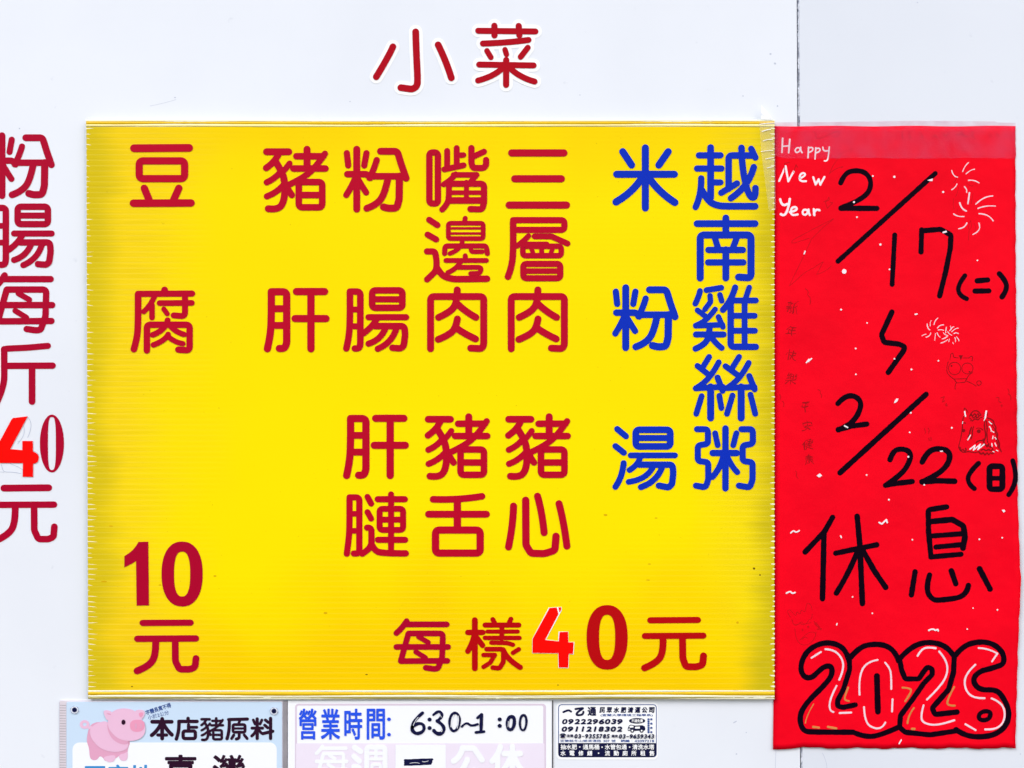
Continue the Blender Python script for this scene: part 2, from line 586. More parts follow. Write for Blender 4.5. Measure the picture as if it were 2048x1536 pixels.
M = dict(
    wall=wall_mat(), board=board_mat(), paper=paper_mat(),
    crimson=mat('crimson_vinyl', rgb(188, 0, 40), rough=.4, spec=.08, var=.07, vscale=9),
    maroon=mat('maroon_vinyl', rgb(176, 0, 44), rough=.4, spec=.08, var=.07, vscale=9),
    darkred=mat('dark_red_vinyl', rgb(186, 4, 12), rough=.4, spec=.08, var=.06, vscale=9),
    title=mat('title_red_vinyl', rgb(178, 0, 24), rough=.4, spec=.08, var=.05, vscale=9),
    bright=mat('bright_red_vinyl', rgb(255, 6, 2), rough=.35, spec=.08, var=.03, vscale=30),
    blue=mat('royal_blue_vinyl', rgb(5, 47, 188), rough=.4, spec=.08, var=.08, vscale=9),
    white=mat('white_vinyl', rgb(253, 254, 255, .9), rough=.4, spec=.3, var=.01),
    rim=mat('clear_plastic_edge', rgb(254, 250, 218, .92), rough=.25, spec=.5, var=.10, vscale=40),
    rimdark=mat('grimy_plastic_edge', rgb(176, 158, 40, .8), rough=.4, spec=.3, var=.25, vscale=30),
    marker=mat('black_marker', rgb(12, 0, 16), rough=.55, spec=.04, var=.25, vscale=60),
    chalk=mat('white_correction_ink', rgb(250, 238, 244), rough=.6, spec=.2, var=.06, vscale=80),
    faint=mat('dark_red_pen', rgb(196, 0, 20), rough=.6, spec=.1, var=.2, vscale=60),
    wish=mat('thin_red_pen', rgb(172, 0, 16), rough=.6, spec=.1, var=.3, vscale=80),
    deep=mat('dark_brown_red_pen', rgb(138, 0, 12), rough=.6, spec=.1, var=.3, vscale=80),
    gold=mat('gold_ink', rgb(214, 132, 66), rough=.4, spec=.3, var=.15, vscale=90),
    dimwhite=mat('pale_pink_ink', rgb(242, 214, 224), rough=.6, spec=.2, var=.15, vscale=80),
    sealant=mottled('grey_sealant', rgb(112, 118, 136), rgb(232, 236, 246), 130, .36, .58),
    crack=mottled('dark_gap', rgb(70, 76, 92), rgb(176, 182, 196), 110, .40, .66),
    tape=clear_mat('clear_tape', (.62, .07, .20, 1), .17),
    film=clear_mat('clear_film', (.9, .92, .95, 1), .10, .15),
    glint=mat('painted_film_glint', rgb(254, 255, 255, .9), rough=.3, spec=.5, var=.02),  # near-white colour painting the bright glints on the clear tape
    skyblue=mat('pale_blue_print', rgb(208, 229, 250), rough=.3, spec=.08, var=.03, vscale=12),
    signedge=mat('grubby_white_plastic', rgb(226, 216, 224), rough=.4, spec=.3, var=.10, vscale=60),
    grey=mat('dull_grey_edge', rgb(150, 146, 152), rough=.5, spec=.3, var=.25, vscale=50),
    shade=mat('dark_grey_edge', rgb(84, 84, 92), rough=.5, spec=.3, var=.3, vscale=50),
    pig=mat('pig_pink', rgb(240, 194, 222, .88), rough=.3, spec=.35, var=.02),
    pig2=mat('pig_rose', rgb(228, 166, 196, .9), rough=.3, spec=.35, var=.02),
    pig3=mat('pig_snout_pink', rgb(238, 158, 190, .9), rough=.3, spec=.35, var=.02),
    plum=mat('dark_plum_print', rgb(44, 10, 40), rough=.3, spec=.3, var=.1, vscale=40),
    navy=mat('navy_print', rgb(10, 14, 62), rough=.3, spec=.3, var=.15, vscale=60),
    azure=mat('azure_print', rgb(62, 150, 214), rough=.3, spec=.3, var=.03),
    smallblue=mat('dark_blue_print', rgb(44, 76, 150), rough=.3, spec=.08, var=.05),
    signblue=mat('bright_blue_print', rgb(44, 88, 236), rough=.3, spec=.08, var=.05),
    signwhite=mat('white_sign_plastic', rgb(248, 250, 255, .9), rough=.3, spec=.35, var=.015, vscale=15),
    lilac=mat('lilac_print', rgb(240, 230, 245, .9), rough=.3, spec=.35, var=.03, vscale=20),
    lilacline=mat('lilac_line_print', rgb(228, 212, 230), rough=.3, spec=.35, var=.03, vscale=20),
    nutgrey=mat('dull_nut_metal', rgb(150, 162, 196), rough=.4, spec=.5, var=.08),
    steel=mat('pale_nut_metal', rgb(214, 222, 240), rough=.35, spec=.5, var=.05),
)

# ------------------------------------------------------------------ the wall
WEX = 700     # the wall runs on past the picture
def seam_x(y): return 1593.5 + 0.0045 * y
wall = empty('wall', label='smooth white wall of two panels with a grey vertical seam behind the signs', cat='wall', kind='structure')
def panel(name, xs_left, xs_right):
    v, f = [], []
    ys = np.linspace(-WEX, 1536 + WEX, 90)
    for y in ys:
        for x, h in ((xs_left(y), -.006), (xs_left(y), -.0004), (xs_left(y) + .8, 0), (xs_right(y) - .8, 0), (xs_right(y), -.0004), (xs_right(y), -.006)):
            v.append(P(x, y, h))
    for i in range(len(ys) - 1):
        for k in range(5):
            a = i * 6 + k
            f.append((a, a + 6, a + 7, a + 1))
    me = bpy.data.meshes.new(name); me.from_pydata(v, [], f); me.materials.append(M['wall'])
    return link(bpy.data.objects.new(name, me), wall)
rs = random.Random(3)
jl = {}
def gap_left(y): return seam_x(y)
def gap_right(y): return seam_x(y) + 4.6
panel('wall_panel', lambda y: -WEX, gap_left)
panel('wall_panel', gap_right, lambda y: 2048 + WEX).data.materials[0] = wall_mat('greyer_wall_panel', rgb(229, 234, 243, .86))
# sealant bead in the seam, ragged, with a thin crack along its left side
v, f = [], []
ys = np.linspace(-WEX, 1536 + WEX, 900)
for y in ys:
    x0 = seam_x(y)
    d = rs.uniform(-.0005, .0002) + .0005 * math.sin(y * .05) * math.sin(y * .013 + 1)
    for x, h in ((x0 - .3, -.0030), (x0 + 1.0 + rs.uniform(-.5, 1.3), -.0026), (x0 + 2.2 + rs.uniform(-.8, .8), -.0004 + d), (x0 + 4.0 + rs.uniform(-.5, 1.2), .0001 + d), (x0 + 5.2 + rs.uniform(0, 1.2), -.0003)):
        v.append(P(x, y, h))
for i in range(len(ys) - 1):
    for k in range(4):
        a = i * 5 + k
        f.append((a, a + 5, a + 6, a + 1))
me = bpy.data.meshes.new('seam_sealant'); me.from_pydata(v, [], f); me.materials.append(M['sealant']); me.materials.append(M['crack'])
for i, pl in enumerate(me.polygons):
    pl.material_index = 1 if i % 4 == 0 else 0
link(bpy.data.objects.new('seam_sealant', me), wall)

s = Sheet(0.00001, .00003)
for x, y, rx, ry, ro in ((1470, 1444, 4.5, 1.3, -.5), (1492.5, 1465, 1.3, 1.2, 0), (1473, 1508, 1.8, 1.4, 0), (350, 195, 2, 1.2, 0), (39, 257, 1.6, 1.6, 0), (1550, 127, 2.6, 2.0, .4), (1541, 108, 2.2, 2, 0), (1555, 212, 1.6, 1.8, 0), (1486, 192, 1.6, 1.2, 0), (1835, 5, 1.6, 1.2, 0), (2041, 1508, 1.6, 1.2, 0), (700, 203, 1.4, 1, 0), (1160, 190, 1.5, 1, 0)):
    s.dot(x, y, rx, ry, ro, n=10)
s.glyph([('s', .9, [(1645, 1506), (1650, 1516), (1655, 1536), (1657, 1600)]), ('s', .8, [(1552, 1500), (1550, 1540), (1551, 1600)]), ('s', .7, [(300, 212), (330, 206), (352, 199)])])
s.build('scuff_marks', mat('grey_scuff', rgb(200, 206, 222), rough=.7, spec=.1, var=.15, vscale=300), wall)

# ------------------------------------------------------------------ characters (traced brush by brush)
g = {}
g['three'] = G('A', 'l40 1590,134 1895,134; l40 1608,285 1880,285; l40 1575,439 1910,439')
g['flour'] = G('A', '''l34 625,135 633,207; l38 683,112 683,463; l34 740,135 727,207; l36 628,258 742,258 762,280; s34 678,272 657,325 622,380; s34 692,290 712,325 738,365;
 s34 800,175 782,235 757,280; l38 822,124 920,124 945,205 972,282; l36 757,270 955,270; l40 933,270 931,405 918,456 868,458 840,450; s38 866,280 845,380 795,438 742,458''')
g['pig'] = G('A', '''l38 155,127 285,127; s36 228,135 205,185 153,222; s38 205,180 250,250 264,320 258,420 222,466 165,460; s34 242,238 210,280 156,306; s34 258,318 215,365 157,388;
 s32 290,195 265,230 242,252; s36 255,290 275,340 303,380; l38 392,112 392,225; l36 330,153 488,153; s34 497,138 440,222 360,285 275,325; l36 312,225 500,225;
 c36 344,304 481,304 481,452 344,452; l36 344,380 481,380''')
g['mouth'] = G('A', '''c35 1108,131 1158,131 1158,430 1108,430; l32 1212,122 1212,215; l32 1268,105 1268,215; l30 1268,148 1308,146; l32 1196,230 1308,206;
 l34 1354,105 1354,190 1362,222 1425,222 1440,205 1440,175; l32 1360,158 1428,126; s30 1262,258 1235,290 1192,318; l30 1250,262 1385,262 1352,300;
 s32 1222,305 1224,390 1212,435 1183,465; l34 1215,314 1428,314 1428,420 1418,464 1348,462; l24 1228,366 1425,366; l20 1228,404 1425,404; l26 1325,305 1325,404; l30 1225,415 1420,415''')
g['beside'] = G('A', '''l34 1107,525 1155,556; l34 1098,612 1148,640; l34 1094,710 1142,710 1150,765 1150,800; s34 1150,780 1150,820 1120,850 1095,874; s36 1150,800 1175,848 1235,872 1310,872 1445,870;
 l26 1318,516 1312,545; c25 1219,545 1423,545 1423,635 1219,635; l12 1222,575 1420,575; l12 1222,605 1420,605; l28 1197,722 1200,678 1440,678 1447,722; s24 1296,668 1275,706 1228,722;
 l24 1350,680 1352,712 1418,712; l26 1318,735 1318,760; l26 1205,763 1442,763; s26 1292,770 1265,812 1216,834; l26 1272,803 1415,803 1402,838 1350,840; l24 1300,640 1300,680''')
g['layer'] = G('A', '''l34 1598,527 1898,527 1898,584 1602,584; s36 1598,540 1600,700 1590,800 1568,858; s30 1688,620 1660,650 1622,678; l32 1724,622 1822,622 1916,664;
 c30 1655,680 1880,680 1880,735 1655,735; l24 1705,690 1716,725; l26 1765,670 1765,735; l24 1830,690 1818,725; c34 1658,783 1874,783 1874,867 1658,867; l30 1658,825 1874,825; l28 1640,668 1795,668''')
g['liver'] = G('A', '''s40 183,950 184,1110 175,1215 160,1280; l40 183,946 273,946 273,1245 262,1278 230,1278; l38 183,1045 273,1045; l38 183,1143 273,1143;
 l40 330,945 495,945; l40 322,1103 503,1103; l40 415,945 415,1280''')
g['gut'] = G('A', '''s36 643,950 644,1110 637,1215 622,1278; l36 643,945 704,945 704,1250 698,1278 672,1278; l32 643,1050 704,1050; l32 643,1148 704,1148;
 c36 773,938 950,938 950,1040 773,1040; l34 773,990 950,990; l34 752,1095 972,1095; s34 800,1105 775,1150 722,1190; l36 790,1147 962,1147 966,1200 958,1262 940,1278 892,1274;
 s34 855,1150 825,1225 752,1250; s34 918,1150 892,1240 806,1280''')
g['meat'] = G('A', '''l38 1115,1280 1115,974 1426,974 1426,1255 1415,1279 1350,1276; s38 1271,935 1270,1010 1230,1065 1162,1096; s38 1275,1020 1320,1062 1380,1096;
 s38 1272,1105 1262,1160 1220,1200 1160,1225; s38 1266,1158 1310,1190 1378,1222''')
g['tendon'] = G('D', '''s44 224,745 224,960 218,1060 203,1166; l44 224,738 298,738 298,1145 290,1164 256,1164; l40 224,863 298,863; l40 224,992 298,992; l42 360,734 388,786; l42 360,850 388,900;
 l44 357,968 390,968 390,1100; s44 390,1080 385,1125 320,1166; s46 390,1090 412,1142 480,1163 650,1163; l44 438,752 643,752; l42 539,715 539,1155; c42 452,825 630,825 630,985 452,985; l42 452,907 630,907; l44 440,1060 645,1060''')
g['tongue'] = G('D', 's48 858,753 1050,758 1228,730; l52 1042,755 1042,985; l50 824,866 1262,866; c52 876,986 1215,986 1215,1161 876,1161')
g['heart'] = G('D', 's50 1468,804 1463,950 1430,1115; l52 1560,760 1562,1100 1600,1162 1700,1165 1782,1140 1790,1033; s50 1650,729 1685,860 1700,1006; s50 1813,786 1850,930 1873,1108')
g['rice'] = G('C', 'l52 436,258 436,732; l52 210,466 665,466; l52 258,288 328,394; l52 616,288 542,394; s54 425,470 345,600 205,684; s54 448,470 535,600 668,688')
g['cross'] = G('C', '''l50 950,256 950,650; l46 858,317 1028,317; l46 843,421 1035,421; l44 950,530 1028,530; s46 876,498 876,620 832,724; s50 880,590 930,680 1010,716 1110,718 1300,718;
 l48 1092,580 1092,318 1292,318; l46 1034,612 1158,538; s48 1193,258 1197,390 1228,560 1262,648 1304,650 1303,575; l46 1270,266 1303,334; s48 1290,410 1245,560 1110,655''')
g['south'] = G('C', '''l50 843,855 1300,855; l50 1070,810 1070,940; l52 868,1283 868,944 1268,944 1268,1262 1255,1282 1170,1276; l46 985,970 1006,1040; l46 1155,970 1128,1040; l46 932,1062 1205,1062; l46 930,1160 1208,1160; l50 1070,1060 1070,1283''')
g['chicken'] = G('E', '''s36 735,140 726,180 704,224; l36 778,134 877,118; l34 802,172 806,212 768,262; l34 868,165 880,206; l34 718,268 775,312; s34 836,262 775,345 706,370; l34 706,372 885,365; l34 858,312 888,380;
 l38 708,430 892,430; s38 800,370 795,450 760,500 705,525; s36 805,440 840,490 880,520; s38 970,116 945,200 888,266; l40 940,210 940,512 1108,513; l36 940,203 1108,203; l36 942,305 1100,305; l36 942,405 1102,405; l36 1033,205 1033,510; l34 1064,116 1036,200''')
g['silk'] = G('E', '''l36 796,580 752,652; l36 718,640 800,704; s36 860,616 795,740 706,790; l36 706,790 888,780; l38 852,718 886,806; l44 806,780 806,988; l36 746,842 710,960; l36 864,840 878,922;
 l36 996,580 950,655; l36 905,642 1002,712; s36 1060,620 1000,735 915,788; l36 915,788 1098,780; l38 1064,708 1100,796; l44 1010,780 1010,988; l36 952,838 915,960; l36 1072,832 1104,960''')
g['soup'] = G('E', '''l38 182,1062 240,1110; l38 170,1176 226,1220; s38 225,1290 215,1380 170,1448; c42 306,1067 536,1067 536,1178 306,1178; l38 306,1122 536,1122; l36 272,1238 568,1238;
 s36 340,1240 322,1300 264,1336; l40 330,1300 552,1300 556,1360 548,1430 525,1452 460,1440; s36 428,1300 385,1395 258,1415; s38 488,1300 450,1410 340,1450''')
g['congee'] = G('E', '''l38 715,1063 788,1063 788,1160 720,1172 720,1275 790,1284 790,1400 772,1452 708,1440; l40 905,1058 905,1458; l36 836,1090 853,1170; l36 978,1090 957,1170; l40 820,1222 980,1222;
 s38 893,1235 872,1320 818,1382; s36 915,1240 945,1310 984,1350; l38 1012,1063 1088,1063 1088,1160 1020,1172 1020,1275 1086,1284 1086,1400 1068,1452 995,1440''')
g['bean'] = G('B', 'l54 980,243 1383,240; c50 1018,335 1350,335 1350,465 1018,465; l50 1055,535 1092,625; l50 1308,535 1268,625; l52 976,645 1397,643')
g['curd'] = G('F', '''l58 1532,278 1532,312; l54 1285,315 1788,312; s58 1285,320 1286,590 1275,730 1246,830; s46 1438,340 1395,430 1338,480; l48 1415,420 1415,536; l50 1486,401 1785,399; l52 1722,320 1722,500 1706,522 1617,515; l44 1525,456 1556,500;
 l56 1367,842 1367,602 1765,602 1765,820 1748,840 1660,834; s50 1560,560 1535,650 1422,696; s48 1575,600 1625,665 1712,692; s48 1565,692 1535,748 1428,790; s46 1568,715 1630,765 1702,778''')
g['each'] = G('G', '''s32 156,182 130,222 96,252; l32 148,201 390,201; l32 168,254 368,254 364,390 340,458 318,462 268,455; l32 166,256 122,414; l32 96,333 398,333; l32 122,416 394,414; l28 226,274 282,306; l28 210,362 266,396''')
g['kind'] = G('G', '''l32 555,176 555,458; l30 514,248 602,248; s30 552,262 542,310 514,358; l30 558,268 600,324; l26 660,172 674,200; l26 766,170 752,200; l28 615,205 812,205; l22 629,243 806,243; l24 614,280 816,280; l26 713,205 713,285;
 l24 652,308 745,310 778,320; l26 624,346 722,346 722,420 700,458 660,454; l24 606,380 672,380 645,425 606,450; l24 812,346 778,368; s30 720,350 745,405 820,452''')
g['yuan'] = G('G', 'l34 1582,177 1860,175; l34 1550,269 1892,267; s38 1656,275 1658,365 1620,425 1548,456; l38 1770,270 1772,400 1790,448 1850,450 1888,438 1893,385')
g['yuan10'] = G('I', 'l50 520,813 918,811; l52 476,945 962,942; s56 628,950 630,1080 575,1170 474,1212; l54 790,945 792,1130 825,1198 915,1198 955,1180 963,1108')
g['yuanwall'] = G('H', 'l66 38,873 482,869; l62 -80,1039 535,1036; s66 150,1045 152,1220 80,1340 -80,1412; l64 337,1040 339,1290 380,1378 480,1378 530,1355 538,1255')
g['catty'] = G('F', 's58 38,830 40,1000 38,1180 -40,1350; l56 38,850 38,826 250,816 445,799; l58 38,985 490,983; l60 298,985 298,1318')
g['small'] = G('T', 's68 337,375 290,480 166,684; s70 570,223 578,480 590,690 586,780 535,812 480,802 418,795; s70 800,356 880,520 935,694')
g['dishes'] = G('T', '''l62 1210,212 1796,219; l64 1376,161 1377,260; l64 1625,163 1632,258; s62 1258,343 1500,334 1726,306; l58 1300,418 1340,484; l56 1485,406 1500,455; l60 1718,385 1645,480; l62 1220,558 1778,567; l64 1497,512 1496,766; s62 1470,585 1375,675 1209,722; s62 1530,590 1640,690 1788,732''')

ONWALL = 0.00005
def wall_char(key, label, material, dx=0, dy=0, group='maroon price characters stuck down the wall'):
    s = Sheet(ONWALL).glyph(g[key], extra=.8, dx=dx, dy=dy)
    o = s.build('vinyl_character', M[material])
    return tag(o, label, 'lettering', group)

# the heading: two die-cut stickers with a white border
for key, lab in (('small', 'red three-stroke heading sticker with white border, beside the denser heading character'),
                 ('dishes', 'red many-stroke heading sticker with white border, on the wall above the yellow board')):
    root = empty('heading_sticker', label=lab, cat='sticker', group='heading stickers above the board')
    b = Sheet(ONWALL, .0003).glyph(g[key], extra=13.6 if key == 'small' else 14.4)
    b.build('white_border', M['white'], root)
    Sheet(ONWALL + .0006, .0002).glyph(g[key]).build('character', M['title'], root)

# column of characters at the left
wall_char('flour', 'maroon vinyl character at the top of the left wall column', 'maroon', -709.5, -27)
wall_char('gut', 'maroon vinyl character second from the top in the left wall column', 'maroon', -709, -167.3)
ge = [(m, wd * 1.0, p) for m, wd, p in g['each']]
def scaled(data, reg_about, k, to):
    return [(m, wd * k, [((x - reg_about[0]) * k + to[0], (y - reg_about[1]) * k + to[1]) for x, y in pts]) for m, wd, pts in data]
def wall_char2(data, label, material):
    o = Sheet(ONWALL).glyph(data, extra=.5).build('vinyl_character', M[material])
    return tag(o, label, 'lettering', 'maroon price characters stuck down the wall')
# the same character as on the board, larger: its right tip at x 111, its top at y 545
k = 1.15
wall_char2(scaled(g['each'], (tr('G', 415, 165)), k, (111, 544)), 'maroon boxed vinyl character with two crossbars, third down the left wall column', 'maroon')
wall_char2(g['catty'], 'maroon vinyl character with one plain upright leg, above the bright red four', 'maroon')
wall_char2(g['yuanwall'], 'maroon vinyl character with a curled leg at the foot of the left wall column', 'maroon')
s = Sheet(ONWALL)
cx, cy = tr('H', 514, 431); kk = REG['H'][2]
s.ring2(ell(cx, cy, 119.5 * kk, 287 * kk, 60), ell(cx, cy, 39 * kk, 262 * kk, 60, .62))
tag(s.build('vinyl_numeral', M['maroon']), 'maroon oval zero with thin ends beside the bright red four on the wall', 'numeral', 'maroon price characters stuck down the wall')
s = Sheet(.0006, .0003)
s.poly([tr('H', *p) for p in ((112, 195), (128, 178), (275, 161), (102, 486), (221, 496), (221, 405), (325, 405), (326, 509), (352, 521), (374, 538), (384, 560), (382, 590), (372, 614), (350, 628), (328, 631), (327, 762), (224, 760), (227, 625), (-80, 624), (-80, 515), (8, 390))])
tag(s.build('price_patch', M['bright']), 'bright red hand cut number four pasted on the white wall', 'numeral', 'hand cut red fours')
# ghost of the numeral that was peeled off below the patch
s = Sheet(ONWALL, .00015)
s.glyph(G('H', 's5 268,165 305,200 310,290 275,370; s4 235,255 245,310 225,375 175,435; s5 15,640 25,700 60,715 120,712 205,728; s4 100,630 180,660 222,690; s5 330,505 365,515 383,545; s4 0,712 40,715; s4 175,410 200,405'))
tag(s.build('glue_trace', mat('dried_glue', rgb(186, 194, 214), rough=.5, spec=.2, var=.15, vscale=200)), 'thin grey glue outline of a peeled numeral around the red four', 'glue trace')

# ------------------------------------------------------------------ the yellow board
BH = 0.0072
board = empty('menu_board', label='large yellow fluted plastic menu board with red and blue dish names on white wall', cat='menu board')
PITCH = 10.75
def edge_l(y): return 172 + (y - 240) * 0.0035
def edge_r(y): return 1549.0
def rowh(u): return 0.000014 * math.cos(2 * math.pi * u)
v, f = [], []
ytop, ybot = 253.5, 1381
ys = np.arange(ytop, ybot + .1, PITCH / 6)
xs_n = 24
for i, y in enumerate(ys):
    u = (y - 240) / PITCH
    nick = 0.5 * max(0, math.cos(2 * math.pi * u)) ** 6
    xa, xb = edge_l(y) + .6 - nick + rs.uniform(-.15, .15), edge_r(y) - .6 + nick * .4 + rs.uniform(-.2, .2)
    for j in range(xs_n + 1):
        v.append(P(xa + (xb - xa) * j / xs_n, y, BH + rowh(u)))
nx = xs_n + 1
for i in range(len(ys) - 1):
    for j in range(xs_n):
        a = i * nx + j
        f.append((a, a + nx, a + nx + 1, a + 1))
me = bpy.data.meshes.new('sheet'); me.from_pydata(v, [], f); me.materials.append(M['board'])
for p_ in me.polygons: p_.use_smooth = True
link(bpy.data.objects.new('sheet', me), board)
# rear skin and the open sides of the sheet
box_mesh('rear_skin', edge_l(1400) + 1.0, 243, 1548.0, 1397, .0028, BH - .0004, M['rim'], board)
# open flute ends along both sides: thin clear webs
s = Sheet(BH + .00002, .00006, step=0)
rr = random.Random(11)
y = 240 + PITCH * 1.5
while y < 1380:
    L = (rr.choice((8, 9, 12, 16)) if y < 760 else rr.choice((12, 18, 20, 21))) + rr.uniform(-2, 2)
    th = rr.uniform(.6, 1.5)
    yy = y + rr.uniform(-1.6, 1.6)
    if rr.random() < .12: L *= .35
    x0 = edge_l(y) - rr.uniform(.2, 1.2)
    dy = rr.uniform(-1, 2.2)
    s.poly([(x0, yy - th * .5), (x0 + L * .5, yy + dy * .4 - th * .45), (x0 + L, yy + dy), (x0 + L * .5, yy + dy * .5 + th * .5), (x0, yy + th * .6)])
    L = rr.choice((5, 7, 8, 9)) + rr.uniform(-1, 2)
    th = rr.uniform(1.0, 2.0) * (1.7 if y > 1000 else 1.0)
    x1 = 1549.6
    dy = rr.uniform(-1.4, .8)
    s.poly([(x1, yy - th * .6), (x1, yy + th * .6), (x1 - L * .6, yy + dy * .4 + th * .5), (x1 - L, yy + dy), (x1 - L * .5, yy + dy * .4 - th * .5)])
    y += PITCH
s.build('flute_ends', M['rim'], board)
# cut top and bottom edges: split flutes seen as pale ridges with grimy troughs between
def ridge(name, y0, wd, material, h, x0=None, x1=None, wav=.5):
    v, f = [], []
    xs = np.linspace(x0 if x0 is not None else edge_l(y0), x1 if x1 is not None else 1549, 120)
    ph = rr.uniform(0, 6)
    for i, x in enumerate(xs):
        yo = y0 + wav * math.sin(x * .006 + ph) * .8 + rr.uniform(-.12, .12) * wav
        ww = wd * (1 + .22 * math.sin(x * .013 + ph * 2) + rr.uniform(-.06, .06))
        for q in range(6):
            a = math.pi * q / 5
            v.append(P(x, yo - math.cos(a) * ww / 2, h - .0006 + math.sin(a) * ww * S * .35))
    for i in range(len(xs) - 1):
        for q in range(5):
            a = i * 6 + q
            f.append((a, a + 1, a + 7, a + 6))
    me = bpy.data.meshes.new(name); me.from_pydata(v, [], f); me.materials.append(material)
    for p_ in me.polygons: p_.use_smooth = True
    return link(bpy.data.objects.new(name, me), board)
gold_edge = mat('yellow_plastic_edge', rgb(240, 196, 20, .84), rough=.35, spec=.3, var=.12, vscale=25)
ridge('edge_ridge', 241.5, 3.6, M['rim'], BH)
ridge('edge_trough', 246.0, 6.5, gold_edge, BH - .0004)
ridge('edge_ridge', 251.2, 5.0, mat('pale_yellow_edge', rgb(253, 238, 160, .9), rough=.3, spec=.4, var=.12, vscale=25), BH + .0001)
ridge('edge_ridge', 1382.4, 3.4, M['rim'], BH + .0002)
ridge('edge_trough', 1387.2, 7.5, gold_edge, BH - .0002)
ridge('edge_ridge', 1392.3, 4.2, M['rim'], BH)
ridge('edge_trough', 1395.6, 3.2, M['rimdark'], BH - .0003)
ridge('edge_ridge', 1397.6, 1.6, M['rim'], BH - .0006, wav=.3)

CH = BH + 0.00022
def dish(keys, material, label=None, name='dish_name'):
    root = empty(name, board, label)
    for key, dx, dy in keys:
        data = g[key] if isinstance(key, str) else key
        Sheet(CH, .0003).glyph(data, extra=1.0, dx=dx, dy=dy).build('character', M[material], root)
    return root
dish([('bean', 0, 0), ('curd', 0, 0)], 'crimson')
dish([('pig', 0, 0), ('liver', 0, 0)], 'crimson')
dish([('flour', 0, 0), ('gut', 0, 0)], 'crimson')
dish([('mouth', 0, 0), ('beside', 0, 0), ('meat', 0, 0)], 'crimson')
dish([('three', 0, 0), ('layer', 0, 0), ('meat', 161.3, 0)], 'crimson')
dish([('liver', 158.5, 253.5), ('tendon', 0, 0)], 'crimson')
dish([('pig', 323.5, 535), ('tongue', 0, 0)], 'crimson')
dish([('pig', 484.4, 535), ('heart', 0, 0)], 'crimson')
dish([('rice', 0, 0), ('flour', 538, 277), ('soup', 0, 0)], 'blue', 'blue three character dish name')
dish([('cross', 0, 0), ('south', 0, 0), ('chicken', 0, 0), ('silk', 0, 0), ('congee', 0, 0)], 'blue', 'blue five character dish name at the board edge')
# price of the first dish
root = empty('price', board)
s = Sheet(CH, .0003)
s.poly([tr('I', *p) for p in ((368, 258), (405, 235), (440, 205), (468, 170), (485, 140), (567, 138), (573, 668), (470, 670), (465, 298), (430, 322), (368, 352))])
s.build('numeral', M['maroon'], root)
kk = REG['I'][2]
s = Sheet(CH, .0003)
cx, cy = tr('I', 848, 407)
s.ring2(ell(cx, cy, 171 * kk, 270 * kk, 60, .88), ell(cx, cy, 67 * kk, 186 * kk, 60, .80))
s.build('numeral', M['maroon'], root)
Sheet(CH, .0003).glyph(g['yuan10'], extra=.6).build('character', M['maroon'], root)
# price of all the others, its first numeral pasted over
root = empty('price', board)
for key in ('each', 'kind', 'yuan'):
    Sheet(CH, .0003).glyph(g[key], extra=.8).build('character', M['maroon' if key == 'each' else 'darkred'], root)
kk = REG['G'][2]
s = Sheet(CH, .0003)
cx, cy = tr('G', 1329, 277)
s.ring2(ell(cx, cy, 120 * kk, 189 * kk, 60, .88), ell(cx, cy, 47 * kk, 132 * kk, 60, .80))
s.build('numeral', M['darkred'], root)
s = Sheet(CH, .0003)
s.poly([tr('G', *p) for p in ((987, 103), (1063, 99), (1062, 122), (972, 290), (1042, 298), (1045, 243), (1102, 243), (1103, 304), (1137, 304), (1133, 377), (1106, 376), (1104, 457), (1043, 456), (1042, 372), (890, 370), (891, 285))])
o = s.build('numeral_patch', M['white'], root)
tag(o, 'bright red hand cut four with torn white edges')
s = Sheet(CH + .0004, .0003)
s.poly([tr('G', *p) for p in ((992, 105), (1034, 102), (1044, 140), (966, 292), (1046, 300), (1051, 246), (1100, 244), (1102, 306), (1133, 306), (1129, 374), (1104, 374), (1101, 454), (1046, 453), (1044, 370), (892, 368), (893, 286))])
s.poly([tr('G', *p) for p in ((1044, 102), (1060, 101), (1058, 122), (1050, 130))])
s.build('red_face', M['bright'], o)

s = Sheet(BH + .00003, .00005)
for x, y, rx, ry in ((264, 1373, 2.0, 1.0), (733, 1349, 2.6, 1.0), (1116, 1370, 1.6, 1.0), (896, 893, 2.2, 1.4), (1508, 1137, 2.4, 2.2), (1520, 1150, 1.4, 1.8)):
    s.dot(x, y, rx, ry, n=10)
s.build('dirt_specks', mat('dark_dirt', rgb(112, 84, 10), rough=.8, spec=.05, var=.2), board)
s = Sheet(BH + .00003, .00004)
for x, y, rx, ry in ((430, 1152, 3.2, 1.6), (651, 1226, 3.8, 2.2), (1211, 1030, 4, 2), (1299, 1128, 3, 1), (1312, 1036, 3, 1), (1296, 1160, 4, 1), (1475, 1245, 2.4, 2.4), (320, 1170, 3, 1), (208, 1163, 6, 1.4), (222, 1052, 4, 1.2)):
    s.dot(x, y, rx, ry, n=10)
s.build('tan_specks', mat('tan_dirt', rgb(222, 174, 10), rough=.8, spec=.05, var=.2), board)

